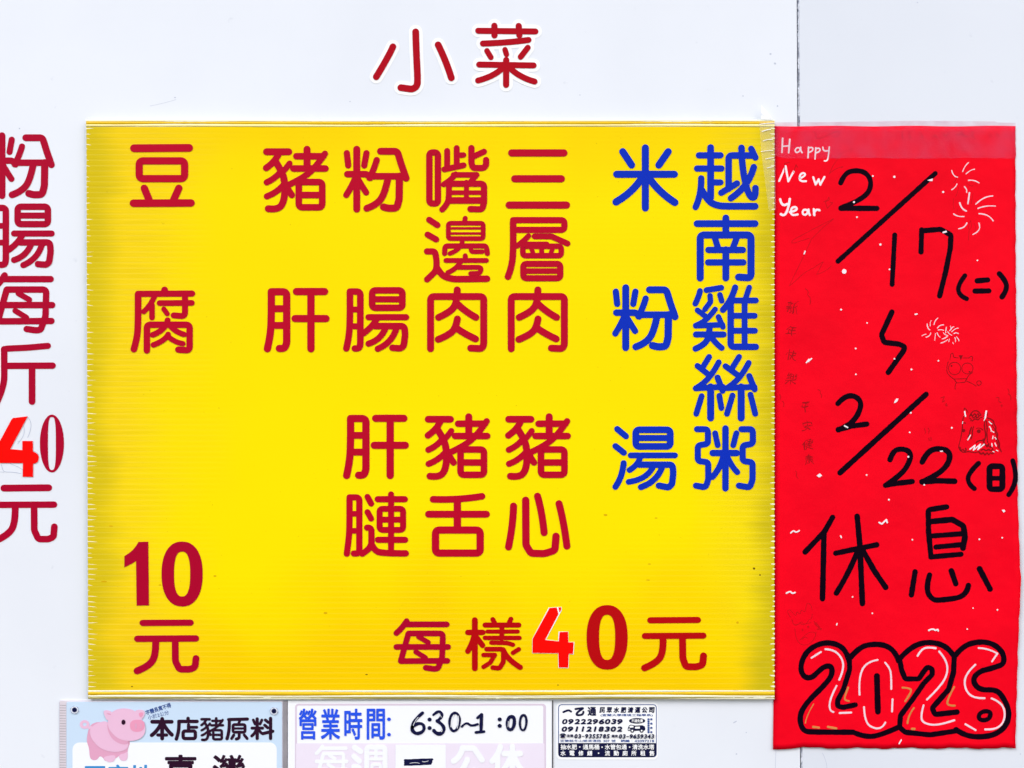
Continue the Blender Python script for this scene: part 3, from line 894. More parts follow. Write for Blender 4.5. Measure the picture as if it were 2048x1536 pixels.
# clear packing film folded over the top right corner of the board
film = empty('clear_tape', label='crumpled clear tape at the top corner of the yellow board', cat='tape')
s = Sheet(BH + .0006, .0001)
s.poly([(1519, 243), (1549, 243), (1551.5, 420), (1538, 424), (1522, 300)])
s.build('film', M['film'], film)
s = Sheet(BH + .0010, .0002)  # glints along the folds and wrinkles, painted on as flat white shapes
s.poly([(1523, 210), (1531, 219), (1541, 231), (1547, 239), (1540, 236), (1530, 233), (1522.5, 226)])
s.poly([(1523, 230), (1534, 235), (1546, 240), (1534, 239), (1522, 238)])
s.glyph([('s', 1.3, [(1519, 249), (1530, 246.5), (1548, 246)]), ('s', 1.5, [(1524, 263), (1534, 259), (1541, 259)]), ('s', 1.1, [(1526, 282), (1536, 278), (1545, 279)]), ('s', 1.0, [(1522, 303), (1534, 301), (1546, 301)]), ('s', 1.0, [(1531, 318), (1547, 315)]), ('s', 1.0, [(1534, 336), (1547, 333)])])
s.build('crease_glints', M['glint'], film)

# ------------------------------------------------------------------ the red notice
def paper_h(x, y):
    u, t = (x - 1548) / 485.0, (y - 252) / 1245.0
    curl = 0.0030 * max(0, (u - .90) / .10) ** 2 * (0.25 + 0.75 * math.exp(-((t - .72) / .2) ** 2))
    low = .0016 * max(0, (t - .93) / .07) ** 1.5 * (.6 + .4 * math.sin(u * 9))
    return .0007 + .0006 * (1 + math.sin(u * 5.1 + t * 3.0) * math.sin(t * 8.3 + u * 2)) * .6 + curl + low
def pedge_r(y):
    pts = [(252, 2031), (420, 2031), (560, 2031.5), (700, 2033), (850, 2034), (1000, 2035.5), (1100, 2039), (1170, 2042), (1225, 2039), (1300, 2036), (1400, 2033), (1480, 2031), (1500, 2030.5)]
    return float(np.interp(y, [p[0] for p in pts], [p[1] for p in pts]))
def pedge_l(y): return 1547.0 if y < 1395 else 1547.0 - (y - 1395) * .012
notice = empty('closing_notice', label='red paper holiday closing notice with black marker dates beside the yellow board', cat='paper notice')
v, f = [], []
NX, NY = 40, 110
for i in range(NY + 1):
    for j in range(NX + 1):
        u = j / NX
        yt = 252.2 + .7 * math.sin(u * 19) * (u > .02)
        yb = 1496.5 - 3.2 * (0.5 - u) * 0 + 1.1 * math.sin(u * 31) + .9 * math.sin(u * 83 + 1) + (1.6 if u < .06 else -1.4 * max(0, 1 - abs(u - .15) * 9))
        y = yt + (yb - yt) * i / NY
        xa, xb = pedge_l(y), pedge_r(y) + .5 * math.sin(y * .11) + .4 * math.sin(y * .37)
        x = xa + (xb - xa) * u
        v.append(P(x, y, paper_h(x, y)))
for i in range(NY):
    for j in range(NX):
        a = i * (NX + 1) + j
        f.append((a, a + NX + 1, a + NX + 2, a + 1))
me = bpy.data.meshes.new('paper'); me.from_pydata(v, [], f); me.materials.append(M['paper'])
for p_ in me.polygons: p_.use_smooth = True
po = link(bpy.data.objects.new('paper', me), notice)
sol = po.modifiers.new('thickness', 'SOLIDIFY'); sol.thickness = .0003; sol.offset = 1
# solidify grows along the normal: keep the face the ink lies on in front
ink = lambda x, y: paper_h(x, y) + .00012
def ink_part(name, material, *datas, label=None, jitter=.05, thick=.0002, lift=0.0):
    s = Sheet((lambda x, y: ink(x, y) + lift), thick, jitter)
    for d in datas: s.glyph(d, extra=1.2 if material == 'marker' else 0)
    o = s.build(name, M[material], notice)
    if label: o['label'] = label
    return o
d1 = G('P1', '''s35 543,560 575,485 655,462 735,478 780,545 760,640 650,712 545,752; l38 545,755 820,756; l34 522,1162 1270,487; l34 958,960 938,1340; l36 1165,920 1160,1090; l37 1168,928 1310,916 1390,960 1385,1060 1350,1240 1303,1428;
 s32 1497,1272 1440,1350 1455,1425 1510,1450; l38 1592,1312 1672,1305; l36 1575,1391 1682,1389; s36 1762,1258 1818,1320 1815,1390 1782,1436''')
ink_part('closing_date', 'marker', d1)
ink_part('range_mark', 'marker', G('P3', 'l36 892,88 815,255 835,310 940,322 985,340 978,370 865,530'), jitter=.04)
d2 = G('P3', '''s36 496,758 545,705 620,698 672,750 645,840 585,912 500,950; l36 500,948 600,922 708,908; l37 512,1264 1142,690; s36 878,1168 900,1105 960,1086 1028,1108 1025,1180 960,1280 845,1356; l36 845,1356 920,1342 1040,1328;
 s38 1113,1186 1150,1110 1230,1082 1318,1106 1310,1195 1225,1280 1115,1330; l38 1113,1330 1230,1322 1350,1326; s32 1525,1195 1448,1270 1450,1345 1495,1380; c40 1606,1216 1700,1216 1700,1384 1606,1384; l32 1606,1304 1700,1304; s32 1776,1176 1800,1260 1790,1360 1746,1424''')
ink_part('closing_date', 'marker', d2)
d3 = G('P4', '''l40 505,220 440,335 283,500; l42 435,345 430,600 423,878; l42 703,212 725,450 745,916; l40 530,510 700,474 860,442; s40 705,495 640,660 535,832; l42 750,490 840,650 932,784;
 l40 1425,136 1276,160 1278,330 1298,540; l44 1280,256 1470,238 1560,290 1572,380 1556,468; l38 1312,370 1556,352; l38 1338,460 1550,440; l38 1296,540 1540,518; l40 1170,660 1140,845; s40 1287,685 1255,800 1310,890 1400,886 1580,860 1600,770; l42 1462,652 1498,755; l42 1690,636 1774,798''')
ink_part('closed_word', 'marker', d3)
yr = G('P5', '''s40 640,335 615,250 540,192 430,180 320,230 262,310 245,400 275,462 335,468 385,420 440,372 500,372 500,450 430,535 320,640 250,735 240,820 270,895 340,905 670,905; s38 670,905 760,942 880,935 1035,865;
 l38 640,290 642,400 592,560 545,650 545,695 590,705 688,684; s40 640,312 720,218 835,192 940,205 1010,260 1038,330; l44 862,452 870,740; s40 1045,312 1130,222 1250,176 1370,190 1450,240 1487,298;
 l38 1045,310 1060,400 1090,475 1200,475 1240,415 1268,380 1308,392 1308,440 1240,510 1150,640 1052,770 1045,865 1090,905 1290,926 1510,893; l40 1486,290 1480,420 1440,560 1308,710 1330,762 1508,742;
 s40 1490,290 1560,205 1690,172 1800,190 1880,260 1890,350 1830,378 1715,408; s40 1715,408 1650,440 1640,510 1700,566 1830,560 1890,640 1932,740 1910,850 1820,925 1690,946 1570,930 1500,885; o32 1690,750 1740,732 1782,745 1770,795 1720,812 1680,795''')
yo = ink_part('year_lettering', 'marker', yr, jitter=.05)
hl = G('P5', '''l18 335,305 410,258; s18 447,235 520,240 590,320 590,410 558,482; s17 537,530 480,640 480,735 512,742; l18 562,750 655,746; s17 868,322 770,340 715,470 722,602; s17 928,344 970,390 978,470 978,556; l18 988,640 984,738; s17 758,702 765,830 850,880 910,865 930,826;
 s18 1190,290 1220,235 1280,218 1336,228; s18 1364,254 1430,330 1430,450 1350,560 1265,642; s18 1238,688 1210,790 1250,838 1360,850 1486,808; s16 1682,226 1760,230 1832,270; l16 1834,270 1790,334; s18 1656,360 1570,440 1570,560 1640,632 1730,630; s18 1786,632 1880,670 1900,800 1830,885 1735,882; l18 1576,840 1658,888''')
hlo = Sheet(lambda x, y: ink(x, y) + .0002, .0002, .06).glyph(hl, wmul=.86).build('white_highlight', M['dimwhite'], yo)
gd = G('P5', '''s15 630,545 600,620 605,648 636,654; s15 1068,545 1140,550 1135,590 1090,655; s15 1485,540 1430,640 1430,692 1490,690; s14 1160,710 1120,760 1108,832; l18 348,862 395,868; l18 468,862 535,874; l18 1145,878 1165,878; s8 352,678 300,760 285,830''')
Sheet(lambda x, y: ink(x, y) + .0002, .0002, .12).glyph(gd).build('gold_accent', M['gold'], yo)
hny = G('P1', '''l13 97,218 92,325; l13 152,226 143,328; l11 94,280 147,274; o11 232,292 205,288 190,312 205,330 230,315; s11 236,286 234,310 247,328; l11 296,284 292,366; s11 294,292 330,282 328,318 296,326; l11 352,290 346,376; s11 350,298 384,288 384,322 350,330; s11 406,286 408,322 445,312; s11 455,284 450,350 438,396 418,390;
 l15 70,545 120,432 140,548 182,472; s15 226,526 275,505 262,480 228,495 228,552 276,546; l15 332,516 350,572 374,532 386,574 418,514; s19 78,686 92,745 132,722; s19 152,684 142,755 110,818 84,800; s17 152,784 210,772 200,742 160,752 160,815 212,802; o16 288,768 255,764 248,798 272,808 290,790; s16 296,764 296,790 306,806; l18 336,762 340,806; s16 338,792 352,758 380,770''')
ink_part('greeting', 'chalk', hny, jitter=.08)
fw1 = G('P1', '''s9 1396,464 1408,510 1440,516; s9 1480,472 1495,430 1525,404; s9 1506,490 1540,460 1570,455; s9 1525,540 1570,536 1606,560; s10 1436,568 1425,595 1396,612; s10 1494,590 1515,610 1510,632;
 l14 1532,636 1520,720; s13 1458,714 1470,760 1508,776; s11 1580,724 1640,665 1710,660; s10 1598,756 1655,732 1732,738; s11 1606,796 1680,800 1714,852; s11 1410,798 1445,822 1490,818; s11 1512,868 1495,905 1450,912; s11 1604,868 1625,925 1558,956''')
ink_part('firework_drawing', 'dimwhite', [(m, w_ * .8, p_) for m, w_, p_ in fw1], jitter=.2)
fwr = G('P1', 's4 1540,850 1520,895 1535,925 1552,890 1540,850; l4 1530,915 1524,1000; s4 1440,500 1430,540 1410,560; s4 1450,590 1440,640 1425,665; s4 1410,680 1405,740 1415,760; l4 1560,640 1545,720; s4 1510,560 1545,590 1560,580; s3 1660,790 1690,800 1700,812; s3 1570,870 1585,910 1570,935; s3 1440,760 1430,790 1450,805')
ink_part('firework_stem', 'faint', fwr, jitter=.2)
fw3 = G('P3', '''s9 1150,175 1150,205 1168,218; s8 1200,180 1205,150 1228,132; s8 1225,205 1240,182 1270,182; s9 1142,272 1170,265 1176,240; s6 1112,262 1130,250 1142,250; s7 1172,190 1170,160 1180,150; l6 1210,245 1205,295; s8 1222,240 1230,262 1245,272; s7 1230,220 1250,214 1270,222;
 s8 1315,225 1330,200 1345,195; s8 1330,232 1350,210 1378,205; s8 1345,245 1365,236 1378,246; l8 1290,200 1284,240; s9 1260,285 1285,278 1300,262; s8 1250,315 1275,308 1300,290; l8 1312,285 1308,304; s8 1352,275 1360,290 1356,305; s7 1365,270 1380,285 1382,298; l6 1336,310 1342,320; s7 1300,232 1310,250 1330,258; l6 1320,190 1326,214; s7 1268,240 1280,255 1296,258''')
ink_part('firework_drawing', 'dimwhite', [(m, w_ * .75, p_) for m, w_, p_ in fw3], jitter=.2)
horse = G('P3', '''s7 1418,850 1408,880 1408,930 1400,990 1388,1040 1378,1075 1392,1105 1425,1118 1448,1108; s6 1424,850 1418,800 1426,784 1448,822; s6 1566,868 1576,815 1590,812 1594,850;
 s8 1460,850 1478,818 1500,808 1528,815 1540,838; s8 1465,842 1485,850 1498,825 1508,850 1522,826 1530,852 1545,840; s8 1472,832 1490,875 1505,842 1515,872 1530,845; s7 1480,885 1500,865 1520,880 1536,860 1552,858; s7 1458,862 1476,870 1470,884;
 d26 1416,955; d28 1527,960; s7 1512,940 1535,930 1556,950; s9 1474,930 1462,960 1460,985 1450,1000; s8 1490,925 1478,960 1482,990 1470,1015; s6 1406,905 1420,895 1430,900;
 s9 1572,880 1566,930 1580,980 1574,1020 1560,1040; s8 1582,885 1590,930 1586,985 1592,1040; s9 1560,1030 1578,1060 1590,1080 1600,1050; s9 1592,862 1620,872 1640,890 1636,905 1655,930 1650,950 1668,985 1660,1005 1680,1050 1676,1075 1692,1110;
 s6 1600,880 1612,900 1625,895 1630,930 1645,940 1648,975 1660,990 1655,1030 1668,1045 1670,1085; s9 1380,1080 1394,1072 1392,1100 1402,1098; s9 1412,1092 1424,1110 1438,1096 1430,1085;
 s8 1448,1108 1480,1112 1500,1118 1530,1108; s10 1530,1112 1545,1132 1560,1112 1572,1138 1588,1112 1600,1136 1615,1112 1628,1130 1640,1108; s10 1545,1100 1560,1085 1580,1105 1600,1088 1615,1106 1630,1092; s9 1550,1065 1570,1050 1585,1068 1600,1056; s8 1510,1040 1530,1025 1550,1030 1566,1015; s8 1600,1060 1610,1085 1620,1060 1628,1090''')
ho = ink_part('horse_drawing', 'deep', horse, jitter=.2)
hw = G('P3', '''l13 1424,816 1430,850; l17 1582,814 1574,862; l9 1574,862 1566,882; s9 1466,988 1455,1010 1446,1024; l12 1462,1092 1500,1062 1488,1098 1540,1054 1520,1094 1566,1056; s9 1602,888 1612,902 1622,906; s9 1605,925 1620,945 1618,960; s8 1625,960 1638,968; l10 1632,995 1628,1015; s8 1645,1005 1655,1018; l9 1622,1050 1625,1070; l9 1645,1046 1655,1068; l8 1630,1108 1640,1112; l8 1655,1098 1668,1104; s6 1410,890 1408,905''')
Sheet(lambda x, y: ink(x, y) + .0003, .0002, .1).glyph(hw, wmul=.72).build('white_highlight', M['chalk'], ho)
dood = G('P3', '''l5 1316,440 1322,395 1338,388 1345,420 1378,424; l5 1412,424 1455,424 1470,412 1482,415 1478,445; o5 1398,500 1384,465 1350,452 1316,465 1302,500 1316,535 1350,550 1384,535; o5 1488,500 1476,470 1444,458 1412,470 1400,500 1412,530 1444,544 1476,530; d14 1328,482; d12 1460,525; p0 1380,404 1412,404 1396,440;
 s5 1304,450 1290,500 1300,545 1335,570 1345,580; s5 1482,530 1450,550 1440,575; l5 1345,578 1440,575 1425,602 1366,606 1345,578; s5 1362,608 1350,625 1356,652; s5 1436,592 1480,610 1508,630; o5 1510,600 1530,588 1548,600 1540,622 1518,625''')
ink_part('animal_doodle', 'deep', dood, jitter=.15)
sheep = G('P4', 's5 165,1025 135,985 155,960 180,985 210,1020 215,975 245,1010 250,960 285,990 290,940 300,905 335,930 340,970; s5 175,1045 190,1095 230,1085 240,1065 260,1090 300,1075 310,1045 340,1040 340,1000') + G('P5', 's5 180,0 185,45 240,30 250,10 280,40 330,20; d16 262,80; d16 308,55; s5 200,70 205,130 230,185 270,205 330,190 370,130 372,95; s5 245,160 290,110 350,90 370,110; s5 260,155 290,125 300,150; l8 360,30 412,80; l8 372,22 402,60; l8 380,75 415,70; l7 355,10 375,40')
ink_part('animal_doodle', 'faint', sheep, jitter=.15)
dots = G('P1', 'd18 955,513; d16 1330,630; d13 790,507; d16 645,707; d13 668,823; d17 848,1033; d36 570,1240; d13 918,1224; d12 1593,1155; l14 1332,940 1352,934; p0 1208,540 1250,525 1248,545 1230,546; l10 262,1105 270,1085; d14 545,1533') + \
    G('P3', 'd14 520,70; d11 710,168; d13 627,355; d12 628,544; d12 910,430; d14 1035,508; d12 1232,444; d14 1330,935; d12 1022,968; d13 1030,825; d14 1012,1147; d12 707,1280; d13 1128,1352; d12 870,1460; l10 1062,105 1076,102; p0 906,748 924,720 940,722 930,744 912,755; l10 266,458 285,434 280,450 304,428; p0 340,1285 365,1268 382,1285 360,1298; l10 545,920 568,932; l8 1246,1106 1262,1106') + \
    G('P4', 'd14 958,78; l13 880,262 902,274 938,240 945,262; s11 168,346 190,322 208,346 236,328; s12 132,832 165,812 178,838 202,826; l11 570,370 575,384; d12 666,862; d12 825,994; d13 1148,401; d14 1688,397; d13 1872,385; p0 1868,160 1890,158 1898,172 1882,182; d11 1637,952; d13 1834,966; l9 536,1088 541,1078') + \
    G('P5', 's12 1280,84 1310,68 1335,86 1356,72 1356,88; d12 1590,73; l9 537,40 541,28; l11 1042,996 1058,968')
ink_part('snow_dots', 'chalk', dots, jitter=0, lift=.0004)
scr = G('P1', '''l4 455,492 480,435 545,335 632,293 615,330; s4 455,490 500,450 578,428 545,445; l5 412,705 440,690 452,670 455,690 425,705 440,755 482,712 460,708; s4 488,834 420,870 320,920 200,985; s4 200,985 165,1005 168,1030 300,985; l4 488,836 410,900 320,990 250,1140 150,1345; s4 150,1350 200,1310 260,1250 330,1214; l4 330,1216 365,1190 408,1166 360,1260; s4 362,1262 430,1240 474,1194; s5 272,1372 300,1395 285,1420 315,1440 308,1490;
 s5 330,162 360,180 345,225 400,215 480,175 540,160 520,215 480,200; l5 110,470 112,410 150,400; l5 180,480 200,420 212,440''') + \
    G('P3', 's5 352,655 375,665 362,685 382,690 375,712; s5 185,1250 200,1260 188,1280 205,1305; s5 70,690 82,700 74,725; s5 90,740 105,745 100,780; s5 295,0 300,12 292,30; l6 1250,715 1275,705 1262,745 1280,735; l6 1282,765 1296,775 1290,755; s5 1130,940 1140,960 1135,975; s5 1158,935 1168,950 1160,972; s5 1160,1010 1170,1028; s5 1178,1005 1180,1026; s5 1655,715 1680,705 1668,740 1690,750; s5 1690,770 1705,760 1695,782; s5 1740,650 1755,670 1745,690; s5 1750,690 1768,700 1760,730') + \
    G('P1', 's6 1018,165 1010,190 1022,222; s6 1075,165 1060,185 1085,205 1068,222; l6 1150,170 1175,205 1160,215; s6 1250,215 1262,175 1285,215; s6 1330,180 1345,215 1370,180; l6 1430,190 1490,185; s6 1470,165 1490,215 1520,200; s6 1560,165 1540,205 1580,220; s6 1690,180 1700,205; s6 1740,180 1758,205')
ink_part('pen_scribble', 'faint', scr, jitter=.1)
for chars in ((('新', 165, 55, 88), ('年', 158, 228, 76), ('快', 156, 405, 76), ('樂', 157, 575, 84)), (('平', 258, 782, 66), ('安', 270, 920, 68), ('健', 278, 1056, 72), ('康', 285, 1166, 66))):
    s = Sheet(ink, .0002)
    for ch, x, y, z in chars:
        a, b = tr('P3', x - z / 2, y - z / 2), tr('P3', x + z / 2, y + z / 2)
        text_into(s, ch, (*a, *b), shear=.08)
    q = random.Random(5)
    ph = [q.uniform(0, 6) for _ in range(4)]
    s.v = [(x + .0009 * math.sin(z * 420 + ph[0]) + .0006 * math.sin(x * 900 + ph[1]), y, z + .0010 * math.sin(x * 520 + ph[2]) + .0005 * math.sin(z * 800 + ph[3])) for x, y, z in s.v]
    s.build('new_year_wish', M['wish'], notice)

# wide clear tape across the top of the notice
tape = empty('tape_strip', label='wide clear tape strip holding the top of the red paper notice', cat='tape')
v, f = [], []
NXT = 80
for j in range(NXT + 1):
    x = 1550.5 + (2031.5 - 1550.5) * j / NXT
    yb = 316.5 + (-5.5 * max(0, 1 - (x - 1550) / 16) - .6 * math.sin(x * .03))
    yt = 243 - 1.5 * math.sin(x * .011) + (2.0 if x > 1990 else 0)
    for i in range(9):
        y = yt + (yb - yt) * i / 8
        inside = y > 246 and x < 2033
        v.append(P(x, y, (paper_h(min(x, 2030), max(y, 253)) + .0007 if inside else .0004)))
for j in range(NXT):
    for i in range(8):
        a = j * 9 + i
        f.append((a, a + 1, a + 10, a + 9))
me = bpy.data.meshes.new('tape_strip'); me.from_pydata(v, [], f); me.materials.append(M['tape'])
link(bpy.data.objects.new('tape_film', me), tape)

# ------------------------------------------------------------------ pork origin sign (runs on below the picture)
PH = .0030
pork = empty('origin_sign', label='pale blue pork origin sign with a pink pig under the yellow board', cat='sign')
box_mesh('backing', 118.8, 1401, 571, 1790, .0004, PH - .0008, M['signedge'], pork, 3)
box_mesh('edge_strip', 566.2, 1401.5, 574.5, 1790, .0004, PH + .0004, M['grey'], pork)
box_mesh('face', 133, 1403.5, 564.5, 1788, PH - .0008, PH, M['skyblue'], pork, 3)
s = Sheet(PH - .0008, .0002)
for q in range(30):
    y = 1410 + q * 5.2
    s.poly([(119.5, y), (119.5, y + .8), (132, y + 1.0), (132, y + .3)])
s.poly([(566, 1402), (574, 1402), (574, 1426), (569, 1412)])
s.build('flute_lines', M['grey'], pork)
s = Sheet(PH, .00012)
s.poly(rrect(145, 1485, 553.5, 1786, 14))
s.build('white_field', M['signwhite'], pork)
for bx, by in (tr('O', 209, 170), tr('O', 1911, 180)):
    nut = Sheet(PH, .0011)
    nut.poly([(bx + 8.6 * math.cos(a), by + 8.6 * math.sin(a)) for a in np.linspace(.3, .3 + 2 * math.pi, 6, endpoint=False)])
    no = nut.build('hex_nut', M['nutgrey'], pork)
    s = Sheet(PH + .0011, .0003); s.ring2(ell(bx, by, 7.0, 7.0, 24), ell(bx, by, 5.6, 5.6, 24)); s.build('washer', M['signwhite'], no)
    s = Sheet(PH + .0011, .0006); s.dot(bx, by, 4.4); s.build('bolt_tip', M['navy'], no)
TH = PH + .00022
def smoothpoly(reg, text):
    pts = [tr(reg, *(float(q) for q in p.split(','))) for p in text.split()]
    return [tuple(p) for p in smooth(pts, None, True)]
pigo = empty('pig_picture', pork)
def pp(name, material, lift, *polys):
    s = Sheet(TH + lift, .0001)
    for t in polys: s.poly(smoothpoly('O', t))
    return s.build(name, M[material], pigo)
s = Sheet(TH, .0001)
cx, cy = tr('O', 296, 294)
s.ring2(ell(cx, cy, 9.8, 8.8, 24), ell(cx, cy, 4.0, 3.4, 24))
s.glyph(G('O', 's22 312,312 335,325 350,318'))
s.build('tail', M['pig'], pigo)
pp('legs', 'pig2', 0.0, '340,300 320,370 312,440 335,500 338,580 370,602 405,594 425,560 455,580 465,604 490,606 560,585 580,570 590,560 660,590 662,500 690,440 640,380 500,280 400,270')
pp('trotter', 'pig', .0002, '452,575 470,600 505,618 545,610 560,580 555,555 500,560', '585,570 605,602 640,606 662,590 664,520 640,540 600,548')
pp('body', 'pig', .0004, '345,315 430,270 500,265 560,390 640,440 672,455 664,500 600,528 520,530 430,500 370,440 338,380')
pp('head_shade', 'pig2', .0006, '488,270 492,350 530,420 590,458 650,468 675,440 640,400 540,300')
pp('ear', 'pig', .0009, '456,176 490,170 530,186 540,214 512,244 486,262 472,232 460,204')
pp('ear', 'pig', .0007, '722,178 758,166 800,172 812,196 800,232 770,262 742,236')
pp('inner_ear', 'pig2', .0011, '478,196 505,196 528,212 500,212')
pp('inner_ear', 'pig3', .0009, '752,198 784,188 798,198 790,220 772,240')
pp('head', 'pig', .0008, '492,290 496,240 518,196 560,168 612,156 665,158 715,172 752,205 778,250 806,282 816,325 808,375 776,412 728,432 672,436 616,428 566,404 524,362 500,325')
pp('snout', 'pig3', .0010, '680,305 690,265 740,250 800,260 812,305 790,350 735,360 692,345')
s = Sheet(TH + .0012, .0001)
s.glyph(G('O', 'l16 733,292 733,322; l16 777,292 777,322')); s.build('nostrils', M['pig2'], pigo)
s = Sheet(TH + .0011, .0001)
ex, ey = tr('O', 627, 275); s.dot(ex, ey, 4.1, 5.2); s.build('eye', M['plum'], pigo)
title = G('O', '''l33 872,271 1038,271; l33 957,246 957,414; s33 950,280 920,345 868,386; s33 962,280 995,340 1040,382; l28 920,384 995,384;
 l30 1178,242 1178,262; l30 1100,268 1255,268; s30 1100,270 1102,350 1078,418; l28 1182,296 1182,350; l26 1182,318 1252,318; c29 1136,350 1240,350 1240,414 1136,414;
 l28 1524,252 1684,248; s28 1530,252 1532,350 1510,416; l22 1622,258 1606,290; c25 1562,295 1664,295 1664,360 1562,360; l20 1562,328 1664,328; l26 1614,360 1614,410 1590,418; l25 1568,384 1550,414; l25 1658,384 1682,414;
 l28 1768,246 1768,414; l26 1724,325 1814,325; l24 1735,256 1750,290; l24 1808,256 1792,290; s26 1764,330 1752,365 1722,392; l25 1774,335 1805,368; l28 1882,242 1882,414; l26 1838,256 1862,276; l26 1832,300 1858,322; l28 1815,372 1900,352''')
s = Sheet(TH, .0001).glyph(title)
kz = .2344 * 200 / (380 * .3418)
s.glyph(scaled(g['pig'], tr('A', 135, 92), kz, tr('O', 1283, 231)), wmul=1.14)
s.build('title_text', M['plum'], pork)
s = Sheet(TH, .0001)
a, b = tr('O', 980, 552), tr('O', 1250, 850); text_into(s, '臺', (*a, *b), bold=3.4)
a, b = tr('O', 1386, 552), tr('O', 1665, 850); text_into(s, '灣', (*a, *b), bold=2.8)
s.build('origin_text', M['plum'], pork)
s = Sheet(TH, .0001)
a, b = tr('O', 278, 636), tr('O', 880, 830); text_into(s, '原產地', (*a, *b), bold=2.2)
s.build('origin_heading', M['azure'], pork)
s = Sheet(TH, .0001)
a, b = tr('O', 812, 140), tr('O', 1036, 182); text_into(s, '字體長寬不得', (*a, *b), bold=.35, rot=-.31)
a, b = tr('O', 832, 194), tr('O', 1016, 232); text_into(s, '小於2公分', (*a, *b), bold=.0, rot=-.27)
s.build('size_note', M['smallblue'], pork)

# ------------------------------------------------------------------ opening hours sign
HH = .0026
hours = empty('hours_sign', label='white and lilac opening hours sign under the middle of the yellow board', cat='sign')
box_mesh('plate', 575.5, 1400.5, 1103.8, 1790, .0004, HH, M['signwhite'], hours)
s = Sheet(HH, .0001)
fr = rrect(590, 1407.5, 1092, 1770, 7); fi = rrect(594, 1411, 1086.5, 1770 - 6, 4)
s.ring2(fr, fi)
s.build('border_line', M['lilacline'], hours)
s = Sheet(HH + .0002, .0001)
s.poly(rrect(592, 1486.5, 1089, 1766, 3))
s.build('lilac_field', M['lilac'], hours)
HT = HH + .00045
s = Sheet(HT, .0001)
s.poly(rrect(791, 1489.5, 891.5, 1640, 2))
s.build('day_card', M['signwhite'], hours)
s = Sheet(HT, .0001)
kz = .2734 * 245 / (335 * .3418)
s.glyph(scaled(g['each'], tr('G', 80, 165), kz, tr('Q', 255, 400)), wmul=1.15)
s.glyph(G('Q', '''l40 545,420 590,450; l40 540,485 580,520; l38 540,560 580,560 580,640; s38 580,640 560,680 530,700; s38 580,640 640,700 780,700; l38 635,640 635,418 768,418 768,640 740,655; l24 660,465 745,465; l26 702,440 702,505; l24 665,505 740,505; c24 672,545 735,545 735,600 672,600;
 l42 1335,425 1418,425 1478,512; s42 1335,425 1318,490 1270,520; s42 1370,510 1340,580 1290,640; l40 1290,645 1450,640; l40 1420,590 1470,665; s42 1612,415 1595,475 1552,520; l40 1592,480 1592,690; l42 1640,466 1758,466; l42 1700,414 1700,690; s40 1692,470 1660,560 1612,610; s40 1708,470 1740,560 1790,610'''))
s.build('closed_day_text', M['signwhite'], hours)
s = Sheet(HT, .0001)
for ch, x0, x1 in (('營', 137, 268), ('業', 298, 440), ('時', 470, 602), ('間', 634, 768)):
    a, b = tr('Q', x0, 136), tr('Q', x1, 364); text_into(s, ch, (*a, *b), bold=2.0)
s.glyph(G('Q', 'd27 797,214; d27 797,326'))
s.build('heading_text', M['signblue'], hours)
hand = G('Q', '''s24 1042,168 985,215 958,290 1000,325 1055,300 1052,250 1005,240 966,272; d30 1094,216; d30 1094,278; s20 1122,182 1162,145 1196,190 1150,226; s26 1150,226 1205,262 1190,318 1145,322 1126,298; o19 1300,170 1318,215 1304,280 1268,308 1240,270 1240,205 1268,166; s17 1330,268 1362,232 1400,268 1445,250; l20 1444,204 1476,178; l24 1474,180 1470,300; l20 1434,310 1492,304;
 d30 1607,215; d30 1607,262; o24 1712,195 1716,245 1700,290 1668,290 1660,240 1675,195; o17 1795,182 1806,235 1790,296 1762,292 1752,240 1765,186''')
s = Sheet(HT + .0002, .0001, .12).glyph(hand)
s.build('opening_time', M['navy'], hours)
Sheet(HT + .0002, .0001, .12).glyph(G('Q', 'l40 926,531 1094,524; l16 914,514 1114,508; l14 912,548 1102,540')).build('closed_day_mark', M['navy'], hours)
thin = G('Q', 's4 975,260 985,230 1010,200; s4 1250,270 1252,215 1270,182; s4 1305,190 1308,240 1295,280; s3 950,536 990,528 1020,536; s3 1040,522 1060,530 1085,518; s4 1668,270 1670,230; s3 1180,200 1175,185 1160,170; s4 1180,280 1192,292 1180,306')
Sheet(HT + .0007, .0001, .1).glyph(thin).build('pen_gap', M['signwhite'], hours)
# dark joint where the hours sign ends
box_mesh('edge_strip', 1104.0, 1401, 1106.0, 1790, .0004, HH - .0004, M['shade'], hours)

# ------------------------------------------------------------------ advert sticker
adv = empty('advert_sticker', label='small white advert sticker with phone numbers and a dark band at its foot', cat='sticker')
s = Sheet(ONWALL, .0003)
x0, y0 = tr('R', 112, 135); x1, y1 = tr('R', 1920, 1150)
s.poly(rrect(x0, y0, x1, y1, 9)); s.build('base', M['white'], adv)
AH = .0005
s = Sheet(AH, .00008)
a = tr('R', 146, 166); b = tr('R', 1900, 1108); kR = REG['R'][2]
s.ring2(rrect(*a, *b, 7), rrect(a[0] + 1.4, a[1] + 1.4, b[0] - 1.4, b[1] - 1.4, 5.8)); s.build('border_line', M['smallblue'], adv)
s = Sheet(AH + .0002, .00008)
a = tr('R', 146, 856); b = tr('R', 1895, 1106)
s.poly([(a[0], a[1]), (b[0], a[1])] + [(b[0], b[1] - 7), (b[0] - 2, b[1] - 2), (b[0] - 7, b[1])] + [(a[0] + 7, b[1]), (a[0] + 2, b[1] - 2), (a[0], b[1] - 7)])
s.build('dark_band', M['navy'], adv)
def rt(sheet, body, x0, y0, x1, y1, **k):
    a, b = tr('R', x0, y0), tr('R', x1, y1)
    text_into(sheet, body, (*a, *b), **k)
s = Sheet(AH, .00008)
